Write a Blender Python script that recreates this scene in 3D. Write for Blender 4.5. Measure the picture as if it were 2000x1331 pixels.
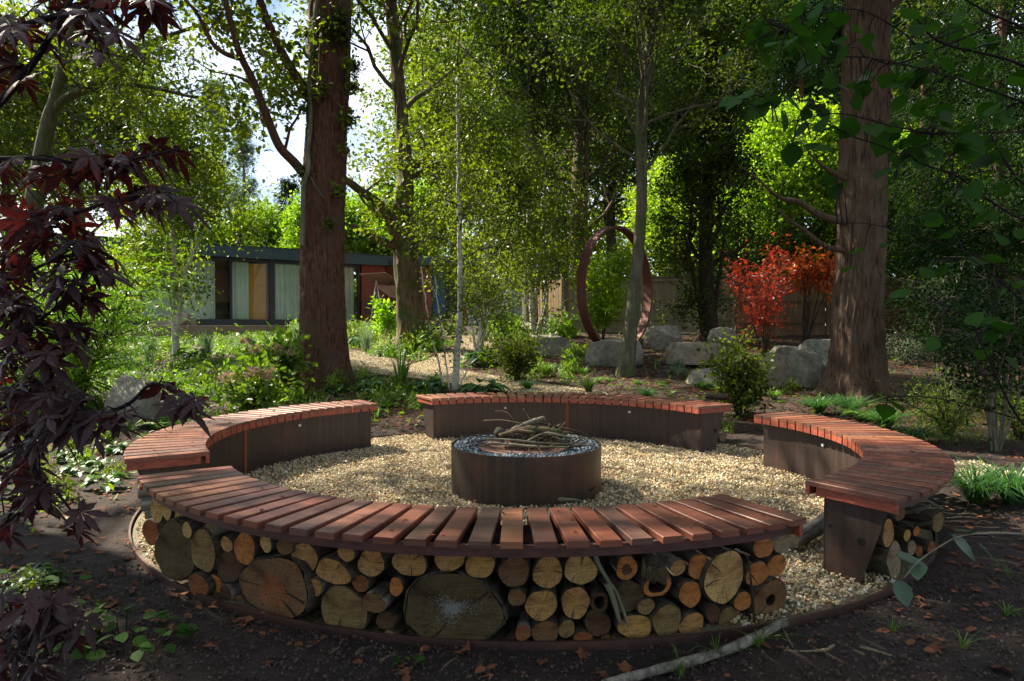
import bpy, bmesh, math, random
import numpy as np
from mathutils import Vector, Matrix, Euler
for o in list(bpy.data.objects): bpy.data.objects.remove(o)
SC = bpy.context.scene
COL = SC.collection
PI = math.pi
rnd = random.Random(7)
RS = np.random.RandomState(7)

# ------------------------------------------------------------------ camera
F, TH, CH, ROLL = 1333.0, 0.0214, 1.2577, 0.0
cam = bpy.data.objects.new('camera', bpy.data.cameras.new('camera'))
COL.objects.link(cam)
cam.location = (0, 0, CH)
cam.rotation_euler = (PI/2 - TH, ROLL, 0)
cam.data.sensor_width = 36
cam.data.lens = 36 * F / 2000
cam.data.clip_start = 0.05
cam.data.clip_end = 600
SC.camera = cam

# ------------------------------------------------------------------ world, sun, exposure
SUN = Vector((-0.60, 0.36, 0.72)).normalized()          # towards the sun, behind the garden on the left
W = bpy.data.worlds.new('World'); SC.world = W; W.use_nodes = True
wn = W.node_tree.nodes; wl = W.node_tree.links
bg = wn['Background']; bg.inputs['Strength'].default_value = 0.055
sky = wn.new('ShaderNodeTexSky'); sky.sky_type = 'NISHITA'; sky.sun_disc = False
sky.sun_elevation = math.asin(SUN.z); sky.sun_rotation = math.atan2(SUN.x, SUN.y) % (2*PI)
sky.air_density = 1.0; sky.dust_density = 0.6; sky.ozone_density = 1.5
tc = wn.new('ShaderNodeTexCoord'); mp = wn.new('ShaderNodeMapping'); mp.inputs['Scale'].default_value = (1, 1, 2.6)
cn = wn.new('ShaderNodeTexNoise'); cn.inputs['Scale'].default_value = 3.0; cn.inputs['Detail'].default_value = 8; cn.inputs['Roughness'].default_value = .55
cr = wn.new('ShaderNodeValToRGB'); cr.color_ramp.elements[0].position = .40; cr.color_ramp.elements[1].position = .66
mx = wn.new('ShaderNodeMix'); mx.data_type = 'RGBA'
wl.new(tc.outputs['Generated'], mp.inputs['Vector']); wl.new(mp.outputs[0], cn.inputs['Vector']); wl.new(cn.outputs[0], cr.inputs[0])
wl.new(cr.outputs[0], mx.inputs[0]); wl.new(sky.outputs[0], mx.inputs[6]); mx.inputs[7].default_value = (10.0, 10.4, 11.0, 1)
wl.new(mx.outputs[2], bg.inputs['Color'])

sl = bpy.data.lights.new('sun', 'SUN'); sl.energy = 5.0; sl.angle = math.radians(0.53); sl.color = (1.0, .90, .72)
sun = bpy.data.objects.new('sun', sl); COL.objects.link(sun); sun.location = SUN*30
sun.rotation_euler = SUN.to_track_quat('Z', 'Y').to_euler()
SC.view_settings.view_transform = 'Standard'; SC.view_settings.look = 'None'
SC.view_settings.exposure = 1.78; SC.view_settings.gamma = 1.0
try: SC.view_settings.use_curve_mapping = False
except Exception: pass
cy = SC.cycles
cy.use_denoising = True
try: cy.denoiser = 'OPENIMAGEDENOISE'; cy.denoising_prefilter = 'ACCURATE'
except Exception: pass
cy.max_bounces = 8; cy.diffuse_bounces = 4; cy.glossy_bounces = 3; cy.transmission_bounces = 5; cy.transparent_max_bounces = 8
cy.sample_clamp_indirect = 6; cy.caustics_reflective = False; cy.caustics_refractive = False

# ------------------------------------------------------------------ ground shape and pixel helpers
RC = (0.126, 5.477); RR = 2.80          # steel ring edging
def sstep(t): t = np.clip(t, 0, 1); return t*t*(3-2*t)
def G(x, y):
    x = np.asarray(x, float); y = np.asarray(y, float)
    t = np.clip(y-7.6, 0, None)
    z = np.where(t < 1, .035*t*t, .07*t-.035)
    z = np.where(y > 26, .07*18.4-.035 + .0*y, z)
    d = np.hypot(x-RC[0], y-RC[1])
    bump = .018*np.sin(x*1.7+.6)*np.cos(y*1.3) + .010*np.sin(x*4.1+y*3.3)
    out = sstep((d-2.78)/.25)
    return np.where(d < 2.83, np.where(d < 2.79, -.03, -.035), z + out*bump - .016*(1-sstep((d-2.8)/1.2)))
def ray(px, py):
    x = px-1000.; y = 665.5-py
    d = Vector((x, F*math.cos(TH)+y*math.sin(TH), -F*math.sin(TH)+y*math.cos(TH))) / F
    return d
def at(px, py, Y):
    d = ray(px, py); return Vector((0, 0, CH)) + d*(Y/d.y)
def gnd(px, py):
    d = ray(px, py); t = .8
    for i in range(4000):
        p = Vector((0, 0, CH)) + d*t
        if p.z < float(G(p.x, p.y)) or t > 60: break
        t += .012 + t*.0015
    return Vector((p.x, p.y, float(G(p.x, p.y))))
def gz(x, y): return float(G(x, y))

# ------------------------------------------------------------------ object helpers
def tag(o, label=None, cat=None, group=None, kind=None):
    if label: o['label'] = label
    if cat: o['category'] = cat
    if group: o['group'] = group
    if kind: o['kind'] = kind
    return o
def empty(name, loc=(0, 0, 0), rz=0, label=None, cat=None, group=None):
    o = bpy.data.objects.new(name, None); COL.objects.link(o); o.location = loc; o.rotation_euler = (0, 0, rz)
    o.empty_display_size = .1
    return tag(o, label, cat, group)
def mesh(V, Fc, mat=None, tint=None, smooth=False, name='m', mats=None, midx=None):
    me = bpy.data.meshes.new(name)
    V = np.asarray(V, np.float32)
    if isinstance(Fc, np.ndarray):
        n, k = Fc.shape
        me.vertices.add(len(V)); me.vertices.foreach_set('co', V.ravel())
        me.loops.add(n*k); me.loops.foreach_set('vertex_index', Fc.astype(np.int32).ravel())
        me.polygons.add(n); me.polygons.foreach_set('loop_start', np.arange(0, n*k, k, dtype=np.int32))
        try: me.polygons.foreach_set('loop_total', np.full(n, k, np.int32))
        except Exception: pass
        me.update(calc_edges=True)
    else:
        me.from_pydata([tuple(map(float, v)) for v in V], [], Fc); me.update()
    me.polygons.foreach_set('use_smooth', np.full(len(me.polygons), smooth))
    for m in (mats or ([mat] if mat else [])): me.materials.append(m)
    if midx is not None: me.polygons.foreach_set('material_index', np.asarray(midx, np.int32))
    if tint is not None:
        a = me.attributes.new('tint', 'FLOAT', 'POINT'); a.data.foreach_set('value', np.asarray(tint, np.float32))
    return me
def obj(name, me, parent=None, loc=None, rot=None, **kw):
    me.name = name
    o = bpy.data.objects.new(name, me); COL.objects.link(o)
    if parent: o.parent = parent
    if loc is not None: o.location = loc
    if rot is not None: o.rotation_euler = rot
    return tag(o, **kw)
def copy_tree(o, parent=None, loc=None, rz=None, sc=None, label=None):
    c = o.copy(); COL.objects.link(c); c.parent = parent
    if loc is not None: c.location = loc
    if rz is not None: c.rotation_euler = (0, 0, rz)
    if sc is not None: c.scale = (sc, sc, sc) if not hasattr(sc, '__len__') else sc
    if label: c['label'] = label
    for ch in list(o.children): copy_tree(ch, c)
    return c

class MB:
    def __init__(s): s.V = []; s.F = []; s.n = 0; s.T = []
    def add(s, V, Fc, tint=None):
        V = np.asarray(V, float)
        s.V.append(V); s.F += [tuple(int(i)+s.n for i in f) for f in Fc]; s.n += len(V)
        s.T.append(np.full(len(V), .5) if tint is None else (np.full(len(V), float(tint)) if np.isscalar(tint) else tint))
        return s
    def box(s, c, d, R=None, tint=None):
        x, y, z = d[0]/2, d[1]/2, d[2]/2
        V = np.array([[i*x, j*y, k*z] for i in (-1, 1) for j in (-1, 1) for k in (-1, 1)], float)
        if R is not None: V = V @ np.array(R).T
        return s.add(V+np.array(c), [(0, 1, 3, 2), (4, 6, 7, 5), (0, 4, 5, 1), (2, 3, 7, 6), (0, 2, 6, 4), (1, 5, 7, 3)], tint)
    def tube(s, P, r, n=6, tint=None, caps=True):
        V, Fc = tube(P, r, n, caps); return s.add(V, Fc, tint)
    def mesh(s, mat, smooth=False):
        return mesh(np.concatenate(s.V), s.F, mat, tint=np.concatenate(s.T), smooth=smooth)
def tube(P, r, n=6, caps=True):
    P = np.asarray(P, float); m = len(P)
    r = np.full(m, float(r)) if np.isscalar(r) else np.asarray(r, float)
    T = np.gradient(P, axis=0); T /= (np.linalg.norm(T, axis=1, keepdims=True)+1e-9)
    up = np.array([0, 0, 1.]) if abs(T[0][2]) < .9 else np.array([1., 0, 0])
    a = np.arange(n)*2*PI/n; V = []
    u = np.cross(T[0], up); u /= np.linalg.norm(u)
    for i in range(m):
        u = u - T[i]*np.dot(u, T[i]); u /= (np.linalg.norm(u)+1e-9); v = np.cross(T[i], u)
        V.append(P[i] + r[i]*(np.cos(a)[:, None]*u + np.sin(a)[:, None]*v))
    V = np.concatenate(V); Fc = []
    for i in range(m-1):
        for j in range(n):
            k = (j+1) % n; Fc.append((i*n+j, i*n+k, (i+1)*n+k, (i+1)*n+j))
    if caps: Fc.append(tuple(range(n))[::-1]); Fc.append(tuple((m-1)*n+j for j in range(n)))
    return V, Fc
def smooth_path(P, k=6):
    P = [np.array(p, float) for p in P]
    if len(P) < 3: return np.array([P[0]*(1-t)+P[-1]*t for t in np.linspace(0, 1, k+1)])
    Q = [2*P[0]-P[1]] + P + [2*P[-1]-P[-2]]; out = []
    for i in range(1, len(Q)-2):
        for t in np.arange(k)/k:
            a, b, c, d = Q[i-1], Q[i], Q[i+1], Q[i+2]
            out.append(.5*((2*b)+(-a+c)*t+(2*a-5*b+4*c-d)*t*t+(-a+3*b-3*c+d)*t**3))
    out.append(P[-1]); return np.array(out)

# ------------------------------------------------------------------ materials
def newmat(name):
    m = bpy.data.materials.new(name); m.use_nodes = True
    nt = m.node_tree; b = nt.nodes['Principled BSDF']
    return m, nt, b
def N(nt, t, **kw):
    n = nt.nodes.new('ShaderNode'+t)
    for k, v in kw.items():
        if k in n.inputs: n.inputs[k].default_value = v
        else: setattr(n, k, v)
    return n
def ramp(nt, fac, stops):
    r = nt.nodes.new('ShaderNodeValToRGB'); e = r.color_ramp.elements
    while len(e) < len(stops): e.new(.5)
    for i, (p, c) in enumerate(stops): e[i].position = p; e[i].color = (*c, 1) if len(c) == 3 else c
    nt.links.new(fac, r.inputs[0]); return r.outputs[0]
def mapped(nt, scale=(1, 1, 1), coord='Object', rnd_loc=False):
    t = N(nt, 'TexCoord'); mpp = N(nt, 'Mapping'); mpp.inputs['Scale'].default_value = scale
    nt.links.new(t.outputs[coord], mpp.inputs['Vector'])
    if rnd_loc:
        oi = N(nt, 'ObjectInfo'); ml = N(nt, 'Math', operation='MULTIPLY'); ml.inputs[1].default_value = 37.0
        nt.links.new(oi.outputs['Random'], ml.inputs[0]); nt.links.new(ml.outputs[0], mpp.inputs['Location'])
    return mpp.outputs[0]
def noise(nt, vec, scale, detail=4, rough=.55, dist=0):
    n = N(nt, 'TexNoise'); n.inputs['Scale'].default_value = scale; n.inputs['Detail'].default_value = detail
    n.inputs['Roughness'].default_value = rough; n.inputs['Distortion'].default_value = dist
    nt.links.new(vec, n.inputs['Vector']); return n.outputs[0]
def mixc(nt, fac, a, b, mode='MIX'):
    m = N(nt, 'Mix', data_type='RGBA', blend_type=mode)
    for s, i in ((fac, 0), (a, 6), (b, 7)):
        if hasattr(s, 'links') or hasattr(s, 'is_linked'): nt.links.new(s, m.inputs[i])
        else: m.inputs[i].default_value = s if i == 0 else (*s, 1)[:4]
    return m.outputs[2]
def bump(nt, b, h, strength=.5, dist=.02):
    n = N(nt, 'Bump'); n.inputs['Strength'].default_value = strength; n.inputs['Distance'].default_value = dist
    nt.links.new(h, n.inputs['Height']); nt.links.new(n.outputs[0], b.inputs['Normal'])
def setc(nt, b, c): nt.links.new(c, b.inputs['Base Color'])
def simple(name, stops, scale=(1, 1, 1), ns=8, rough=.7, bs=.3, bd=.01, metal=0, spec=.5, detail=5, rl=True):
    m, nt, b = newmat(name)
    v = mapped(nt, scale, rnd_loc=rl); n = noise(nt, v, ns, detail)
    setc(nt, b, ramp(nt, n, stops)); b.inputs['Roughness'].default_value = rough; b.inputs['Metallic'].default_value = metal
    b.inputs['Specular IOR Level'].default_value = spec
    if bs: bump(nt, b, n, bs, bd)
    return m
def leafmat(name, dark, light, trans=.42, ty=(1.5, 1.9, .55), rough=.42, spec=.35):
    m, nt, b = newmat(name)
    at_ = N(nt, 'Attribute'); at_.attribute_name = 'tint'
    oi = N(nt, 'ObjectInfo')
    c = mixc(nt, at_.outputs['Fac'], dark, light)
    hs = N(nt, 'HueSaturation'); mr = N(nt, 'MapRange'); mr.inputs[3].default_value = .8; mr.inputs[4].default_value = 1.2
    nt.links.new(oi.outputs['Random'], mr.inputs[0]); nt.links.new(mr.outputs[0], hs.inputs['Value']); nt.links.new(c, hs.inputs['Color'])
    setc(nt, b, hs.outputs[0]); b.inputs['Roughness'].default_value = rough; b.inputs['Specular IOR Level'].default_value = spec
    tr = N(nt, 'BsdfTranslucent'); nt.links.new(mixc(nt, 1.0, hs.outputs[0], ty, 'MULTIPLY'), tr.inputs[0])
    ms = N(nt, 'MixShader'); ms.inputs[0].default_value = trans
    nt.links.new(b.outputs[0], ms.inputs[1]); nt.links.new(tr.outputs[0], ms.inputs[2])
    nt.links.new(ms.outputs[0], nt.nodes['Material Output'].inputs['Surface'])
    return m
L = {
 'lime': leafmat('sun_painted_leaf', (.16, .28, .02), (.36, .46, .04), .5, (1.45, 1.7, .4)),  # sunlight put into the leaf colour, for foliage that stands in shade
 'birch': leafmat('birch_leaf', (.036, .070, .009), (.155, .20, .022), .5, (1.85, 1.9, .4)),
 'broad': leafmat('broad_leaf', (.024, .050, .008), (.125, .165, .018), .5, (1.85, 1.9, .4)),
 'bright': leafmat('bright_leaf', (.11, .20, .015), (.27, .38, .03), .52, (1.45, 1.75, .4)),
 'dark': leafmat('evergreen_leaf', (.007, .020, .008), (.022, .044, .012), .22, rough=.7, spec=.06),
 'ever': leafmat('holly_leaf', (.014, .034, .008), (.082, .125, .018), .42, (1.85, 1.9, .4), rough=.5, spec=.22),
 'lace': leafmat('lace_maple_leaf', (.06, .125, .010), (.14, .24, .018), .5, (1.6, 1.8, .4)),
 'red': leafmat('red_leaf', (.17, .022, .016), (.42, .075, .035), .5, (1.4, .8, .6)),
 'orange': leafmat('orange_leaf', (.35, .07, .015), (.60, .20, .03), .5, (1.4, .9, .5)),
 'purple': leafmat('purple_maple_leaf', (.022, .010, .011), (.056, .026, .029), .28, (3.2, .8, .5), .42, .35),
 'alder': leafmat('alder_leaf', (.020, .060, .012), (.055, .125, .018), .36, rough=.6, spec=.10),
 'alderpale': leafmat('pale_alder_leaf', (.06, .105, .07), (.10, .15, .10), .30, (1.2, 1.4, .8)),
 'peren': leafmat('perennial_leaf', (.06, .125, .016), (.20, .29, .032), .42, (1.6, 1.8, .45)),
 'grass': leafmat('grass_blade', (.045, .11, .02), (.15, .24, .05), .38),
 'hosta': leafmat('hosta_leaf', (.022, .075, .025), (.06, .14, .035), .3),
 'silver': leafmat('silver_leaf', (.12, .19, .12), (.25, .33, .20), .3, (1.1, 1.2, .8)),
 'litter': leafmat('dead_leaf', (.065, .024, .014), (.25, .105, .055), .15, (1.2, 1, .7), .75, .1),
 'flower': leafmat('pink_flower', (.34, .20, .17), (.55, .38, .31), .3, (1.1, 1, .9), .8, .1),
 'cream': leafmat('cream_flower', (.35, .38, .16), (.60, .60, .36), .3, (1.1, 1, .8), .8, .1),
 'bluef': leafmat('blue_flower', (.15, .14, .5), (.3, .3, .75), .3, (1, 1, 1), .8, .1),
}
def barkmat(name, dark, light, sc=(14, 14, 2.2), bd=.02, moss=None, bs=.9):
    m, nt, b = newmat(name)
    v = mapped(nt, sc); n1 = noise(nt, v, 1.3, 6, .62, .6)
    v2 = mapped(nt, (3, 3, 2)); n2 = noise(nt, v2, 1.0, 3)
    c = ramp(nt, n1, [(.32, dark), (.68, light)])
    if moss:
        c = mixc(nt, ramp(nt, n2, [(.48, (0, 0, 0)), (.66, (1, 1, 1))]), c, moss)
    setc(nt, b, c); b.inputs['Roughness'].default_value = .9; b.inputs['Specular IOR Level'].default_value = .15
    bump(nt, b, n1, bs, bd); return m
BK = {
 'red': barkmat('red_brown_bark', (.030, .015, .011), (.165, .080, .055), (24, 24, 3), .03, moss=(.10, .065, .045)),
 'oak': barkmat('furrowed_bark', (.028, .018, .013), (.175, .115, .080), (22, 22, 2.4), .03, moss=(.115, .085, .06)),
 'grey': barkmat('grey_bark', (.09, .085, .065), (.24, .22, .17), (8, 8, 3), .008, moss=(.10, .12, .05)),
 'mossy': barkmat('mossy_bark', (.05, .050, .034), (.17, .155, .105), (10, 10, 3), .008, moss=(.075, .095, .035)),
 'ivy': barkmat('ivy_clad_bark', (.045, .035, .022), (.19, .13, .085), moss=(.05, .08, .025)),
 'dark': barkmat('dark_bark', (.02, .016, .012), (.07, .05, .035), (20, 20, 5), .008),
 'log': barkmat('log_bark', (.022, .018, .014), (.095, .078, .058), (30, 6, 30), .006, moss=(.06, .065, .04)),
 'pale': barkmat('pale_log_bark', (.06, .055, .045), (.26, .24, .20), (30, 6, 30), .005),
 'mapl': barkmat('maple_twig_bark', (.010, .008, .010), (.035, .022, .024), (20, 20, 20), .002),
 'tan': barkmat('dry_stick_bark', (.10, .075, .045), (.28, .22, .14), (60, 60, 60), .003),
}
# birch bark: white with dark lenticels
m, nt, b = newmat('birch_bark'); v = mapped(nt, (6, 6, 55)); n1 = noise(nt, v, 1.0, 3); v2 = mapped(nt, (9, 9, 5)); n2 = noise(nt, v2, 1.0, 3)
c = ramp(nt, n1, [(.30, (.09, .07, .05)), (.40, (.42, .40, .34)), (.8, (.60, .58, .50))])
c = mixc(nt, ramp(nt, n2, [(.50, (0, 0, 0)), (.7, (1, 1, 1))]), c, (.26, .28, .17)); setc(nt, b, c); b.inputs['Roughness'].default_value = .7
bump(nt, b, n1, .2, .004); BK['birch'] = m
# ipe slats
m, nt, b = newmat('hardwood_slat')
v = mapped(nt, (60, 2.2, 60), rnd_loc=True); n1 = noise(nt, v, 1.0, 6, .6, .7)
v2 = mapped(nt, (9, 1.1, 9), rnd_loc=True); n2 = noise(nt, v2, 1.0, 3)
oi = N(nt, 'ObjectInfo')
base = ramp(nt, oi.outputs['Random'], [(0, (.120, .055, .043)), (.22, (.21, .072, .045)), (.42, (.155, .060, .044)), (.6, (.29, .125, .070)), (.72, (.100, .060, .052)), (.88, (.235, .078, .047)), (1, (.175, .063, .042))])
c = mixc(nt, 1.0, base, ramp(nt, n1, [(.28, (.52, .47, .46)), (.72, (1.25, 1.2, 1.15))]), 'MULTIPLY')
c = mixc(nt, ramp(nt, n2, [(.5, (0, 0, 0)), (.75, (.45, .45, .45))]), c, (.17, .10, .085))
setc(nt, b, c); b.inputs['Roughness'].default_value = .40; b.inputs['Specular IOR Level'].default_value = .5
bump(nt, b, n1, .25, .003); SLAT = m
m, nt, b = newmat('red_stained_board'); v = mapped(nt, (20, 20, 60), rnd_loc=True); n1 = noise(nt, v, 1, 5)
setc(nt, b, ramp(nt, n1, [(.3, (.17, .035, .022)), (.7, (.36, .085, .045))])); b.inputs['Roughness'].default_value = .5; bump(nt, b, n1, .2, .002); REDB = m
DARKB = simple('dark_stained_board', [(.3, (.045, .016, .014)), (.7, (.10, .036, .03))], (10, 10, 40), 1, .55, .2, .002)
def steelmat(name, dark, mid, rust, thr=.62, rough=.48):
    m, nt, b = newmat(name)
    v = mapped(nt, (26, 26, 1.0)); n1 = noise(nt, v, 1, 5, .6)
    v2 = mapped(nt, (2.2, 2.2, 2.6)); n2 = noise(nt, v2, 1, 5, .6)
    v3 = mapped(nt, (120, 120, 120)); n3 = noise(nt, v3, 1, 2)
    c = ramp(nt, n1, [(.30, dark), (.75, mid)])
    c = mixc(nt, ramp(nt, n2, [(thr-.1, (0, 0, 0)), (thr+.12, (.8, .8, .8))]), c, rust)
    c = mixc(nt, ramp(nt, n3, [(.60, (0, 0, 0)), (.72, (.35, .35, .35))]), c, (.20, .12, .08))
    setc(nt, b, c); b.inputs['Metallic'].default_value = .25; b.inputs['Roughness'].default_value = rough
    bump(nt, b, n1, .12, .003); return m
STEEL = steelmat('weathered_steel', (.026, .017, .015), (.062, .040, .034), (.085, .040, .028))
PITST = steelmat('fire_pit_steel', (.024, .018, .016), (.065, .046, .036), (.12, .050, .028), .58, .45)
RINGST = steelmat('corten_ring_steel', (.075, .024, .019), (.15, .047, .035), (.13, .036, .024), .5, .6)
EDGE = steelmat('edging_steel', (.035, .018, .015), (.075, .036, .028), (.10, .045, .03), .55, .6)
RUST = simple('orange_rust', [(.3, (.12, .040, .018)), (.7, (.26, .09, .035))], (30, 30, 4), 1, .8, .3, .003)
CHROME, nt, b = newmat('chrome'); b.inputs['Metallic'].default_value = 1; b.inputs['Roughness'].default_value = .2; b.inputs['Base Color'].default_value = (.7, .72, .75, 1)
LENS, nt, b = newmat('light_lens'); b.inputs['Base Color'].default_value = (.55, .6, .6, 1); b.inputs['Roughness'].default_value = .15
BLACK, nt, b = newmat('black_plastic'); b.inputs['Base Color'].default_value = (.01, .01, .012, 1); b.inputs['Roughness'].default_value = .4
HOLE, nt, b = newmat('hole_dark'); b.inputs['Base Color'].default_value = (.006, .005, .005, 1); b.inputs['Roughness'].default_value = 1
# soil
m, nt, b = newmat('dark_soil'); v = mapped(nt, (1, 1, 1)); n1 = noise(nt, v, 45, 8, .7); n2 = noise(nt, v, 1.3, 4); n3 = noise(nt, v, 160, 3)
c = ramp(nt, n1, [(.35, (.009, .005, .0035)), (.55, (.027, .015, .010)), (.75, (.068, .042, .027))])
c = mixc(nt, ramp(nt, n2, [(.45, (0, 0, 0)), (.62, (.55, .55, .55))]), c, (.05, .026, .017)); setc(nt, b, c); b.inputs['Roughness'].default_value = .95
bump(nt, b, n1, 1.0, .03); SOIL = m
def stonemat(name, a, bb, c3=(.10, .11, .07)):
    m, nt, b = newmat(name); v = mapped(nt, (1, 1, 1), rnd_loc=True); n1 = noise(nt, v, 9, 8, .68, .4); n2 = noise(nt, v, 2.2, 4); n3 = noise(nt, v, 70, 3)
    c = ramp(nt, n1, [(.32, a), (.68, bb)]); c = mixc(nt, ramp(nt, n2, [(.5, (0, 0, 0)), (.66, (.7, .7, .7))]), c, c3)
    c = mixc(nt, ramp(nt, n3, [(.58, (0, 0, 0)), (.70, (.5, .5, .5))]), c, (.06, .06, .05))
    setc(nt, b, c); b.inputs['Roughness'].default_value = .9; bump(nt, b, n1, .8, .05); return m
STONE = stonemat('grey_boulder', (.12, .112, .085), (.36, .335, .275))
STONE2 = stonemat('warm_boulder', (.17, .13, .09), (.36, .29, .22), (.12, .12, .07))
m, nt, b = newmat('gravel_bed'); v = mapped(nt); vo = N(nt, 'TexVoronoi'); vo.inputs['Scale'].default_value = 62; nt.links.new(v, vo.inputs['Vector'])
c = mixc(nt, .6, (.20, .16, .10), vo.outputs['Color'], 'MULTIPLY'); setc(nt, b, c); b.inputs['Roughness'].default_value = .9; bump(nt, b, vo.outputs['Distance'], .8, .01); GRAVB = m
m, nt, b = newmat('gravel_stone'); a_ = N(nt, 'Attribute'); a_.attribute_name = 'tint'
setc(nt, b, ramp(nt, a_.outputs['Fac'], [(0, (.15, .10, .05)), (.10, (.30, .21, .11)), (.35, (.50, .38, .20)), (.6, (.60, .49, .28)), (.8, (.44, .38, .28)), (.93, (.74, .65, .46)), (1, (.82, .77, .66))])); b.inputs['Roughness'].default_value = .8; GRAVS = m
m, nt, b = newmat('blue_grey_chipping'); a_ = N(nt, 'Attribute'); a_.attribute_name = 'tint'
setc(nt, b, ramp(nt, a_.outputs['Fac'], [(0, (.04, .055, .07)), (.5, (.12, .15, .18)), (.85, (.24, .28, .32)), (1, (.5, .53, .55))])); b.inputs['Roughness'].default_value = .85; CHIP = m
# sawn wood: object colour, rings, radial cracks
m, nt, b = newmat('sawn_wood'); t = N(nt, 'TexCoord'); oi = N(nt, 'ObjectInfo')
sp = N(nt, 'SeparateXYZ'); nt.links.new(t.outputs['Object'], sp.inputs[0])
nn = noise(nt, t.outputs['Object'], 14, 4, .6); n_f = noise(nt, t.outputs['Object'], 90, 4, .6); n_l = noise(nt, t.outputs['Object'], 7, 3)
ln = N(nt, 'VectorMath', operation='LENGTH'); nt.links.new(t.outputs['Object'], ln.inputs[0])
ad = N(nt, 'Math', operation='MULTIPLY_ADD'); nt.links.new(nn, ad.inputs[0]); ad.inputs[1].default_value = .028; nt.links.new(ln.outputs['Value'], ad.inputs[2])
sn = N(nt, 'Math', operation='MULTIPLY'); nt.links.new(ad.outputs[0], sn.inputs[0]); sn.inputs[1].default_value = 620
sn2 = N(nt, 'Math', operation='SINE'); nt.links.new(sn.outputs[0], sn2.inputs[0])
mr = N(nt, 'MapRange'); mr.inputs[1].default_value = -1; mr.inputs[2].default_value = 1; mr.inputs[3].default_value = .93; mr.inputs[4].default_value = 1.03; nt.links.new(sn2.outputs[0], mr.inputs[0])
c = mixc(nt, 1.0, oi.outputs['Color'], mr.outputs[0], 'MULTIPLY')
# stains
c = mixc(nt, 1.0, c, ramp(nt, n_l, [(.33, (.26, .19, .15)), (.47, (.78, .70, .60)), (.75, (1.08, 1.02, .92))]), 'MULTIPLY')
c = mixc(nt, 1.0, c, ramp(nt, n_f, [(.3, (.75, .72, .7)), (.7, (1.12, 1.12, 1.1))]), 'MULTIPLY')
# saw marks across the end at each log's own angle, dirt, and fine radial checks
mp2 = N(nt, 'Mapping'); nt.links.new(t.outputs['Object'], mp2.inputs['Vector']); mp2.inputs['Scale'].default_value = (9, 1, 150)
cbx = N(nt, 'CombineXYZ'); ma = N(nt, 'Math', operation='MULTIPLY'); ma.inputs[1].default_value = 6.28; nt.links.new(oi.outputs['Random'], ma.inputs[0]); nt.links.new(ma.outputs[0], cbx.inputs[1]); nt.links.new(cbx.outputs[0], mp2.inputs['Rotation'])
n_s = noise(nt, mp2.outputs[0], 1.0, 5, .6); c = mixc(nt, 1.0, c, ramp(nt, n_s, [(.32, (.70, .66, .62)), (.6, (1.08, 1.06, 1.02))]), 'MULTIPLY')
at2 = N(nt, 'Math', operation='ARCTAN2'); nt.links.new(sp.outputs[0], at2.inputs[0]); nt.links.new(sp.outputs[2], at2.inputs[1])
cb2 = N(nt, 'CombineXYZ'); m3 = N(nt, 'Math', operation='MULTIPLY'); m3.inputs[1].default_value = 7.0; nt.links.new(at2.outputs[0], m3.inputs[0]); nt.links.new(m3.outputs[0], cb2.inputs[0]); nt.links.new(ma.outputs[0], cb2.inputs[1]); m4 = N(nt, 'Math', operation='MULTIPLY'); m4.inputs[1].default_value = 9.0; nt.links.new(ln.outputs['Value'], m4.inputs[0]); nt.links.new(m4.outputs[0], cb2.inputs[2])
n_r = noise(nt, cb2.outputs[0], 1.6, 4, .7); c = mixc(nt, 1.0, c, ramp(nt, n_r, [(.34, (.45, .36, .30)), (.42, (1, 1, 1))]), 'MULTIPLY')
n_d = noise(nt, t.outputs['Object'], 16, 6, .7, .8); c = mixc(nt, ramp(nt, n_d, [(.50, (0, 0, 0)), (.68, (.65, .65, .65))]), c, (.075, .058, .042))
setc(nt, b, c); b.inputs['Roughness'].default_value = .85; b.inputs['Specular IOR Level'].default_value = .15; bump(nt, b, n_s, .5, .004); SAWN = m
m, nt, b = newmat('log_crack'); b.inputs['Base Color'].default_value = (.018, .011, .007, 1); b.inputs['Roughness'].default_value = 1; CRACK = m
BRICKM, nt, b = newmat('red_brick_wall'); v = mapped(nt, (1, 1, 1)); cx = N(nt, 'SeparateXYZ'); nt.links.new(v, cx.inputs[0]); cb = N(nt, 'CombineXYZ'); nt.links.new(cx.outputs[0], cb.inputs[0]); nt.links.new(cx.outputs[2], cb.inputs[1])
br = N(nt, 'TexBrick'); nt.links.new(cb.outputs[0], br.inputs['Vector']); br.inputs['Scale'].default_value = 1.0
br.inputs['Brick Width'].default_value = .225; br.inputs['Row Height'].default_value = .075; br.inputs['Mortar Size'].default_value = .008
br.inputs['Color1'].default_value = (.33, .075, .045, 1); br.inputs['Color2'].default_value = (.22, .05, .035, 1); br.inputs['Mortar'].default_value = (.14, .09, .07, 1)
setc(nt, b, br.outputs['Color']); b.inputs['Roughness'].default_value = .85; bump(nt, b, br.outputs['Fac'], -.4, .01)
NAVY = simple('navy_fascia', [(.3, (.028, .055, .075)), (.7, (.040, .075, .10))], ns=2, rough=.45, bs=0)
ANTH = simple('anthracite_frame', [(.3, (.022, .025, .030)), (.7, (.03, .034, .04))], ns=2, rough=.4, bs=0)
DECK = simple('pale_decking', [(.3, (.38, .29, .25)), (.7, (.52, .42, .37))], (2, 20, 2), 1, .7, .2, .005)
WHITE = simple('white_render', [(.3, (.62, .62, .60)), (.7, (.75, .75, .73))], ns=2, rough=.6, bs=0)
m, nt, b = newmat('curtain'); v = mapped(nt, (1, 1, 1)); setc(nt, b, ramp(nt, noise(nt, v, 3), [(.3, (.74, .82, .75)), (.7, (.86, .92, .86))])); b.inputs['Roughness'].default_value = .9
b.inputs['Emission Color'].default_value = (.5, .6, .52, 1); b.inputs['Emission Strength'].default_value = 0; CURT = m
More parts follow.
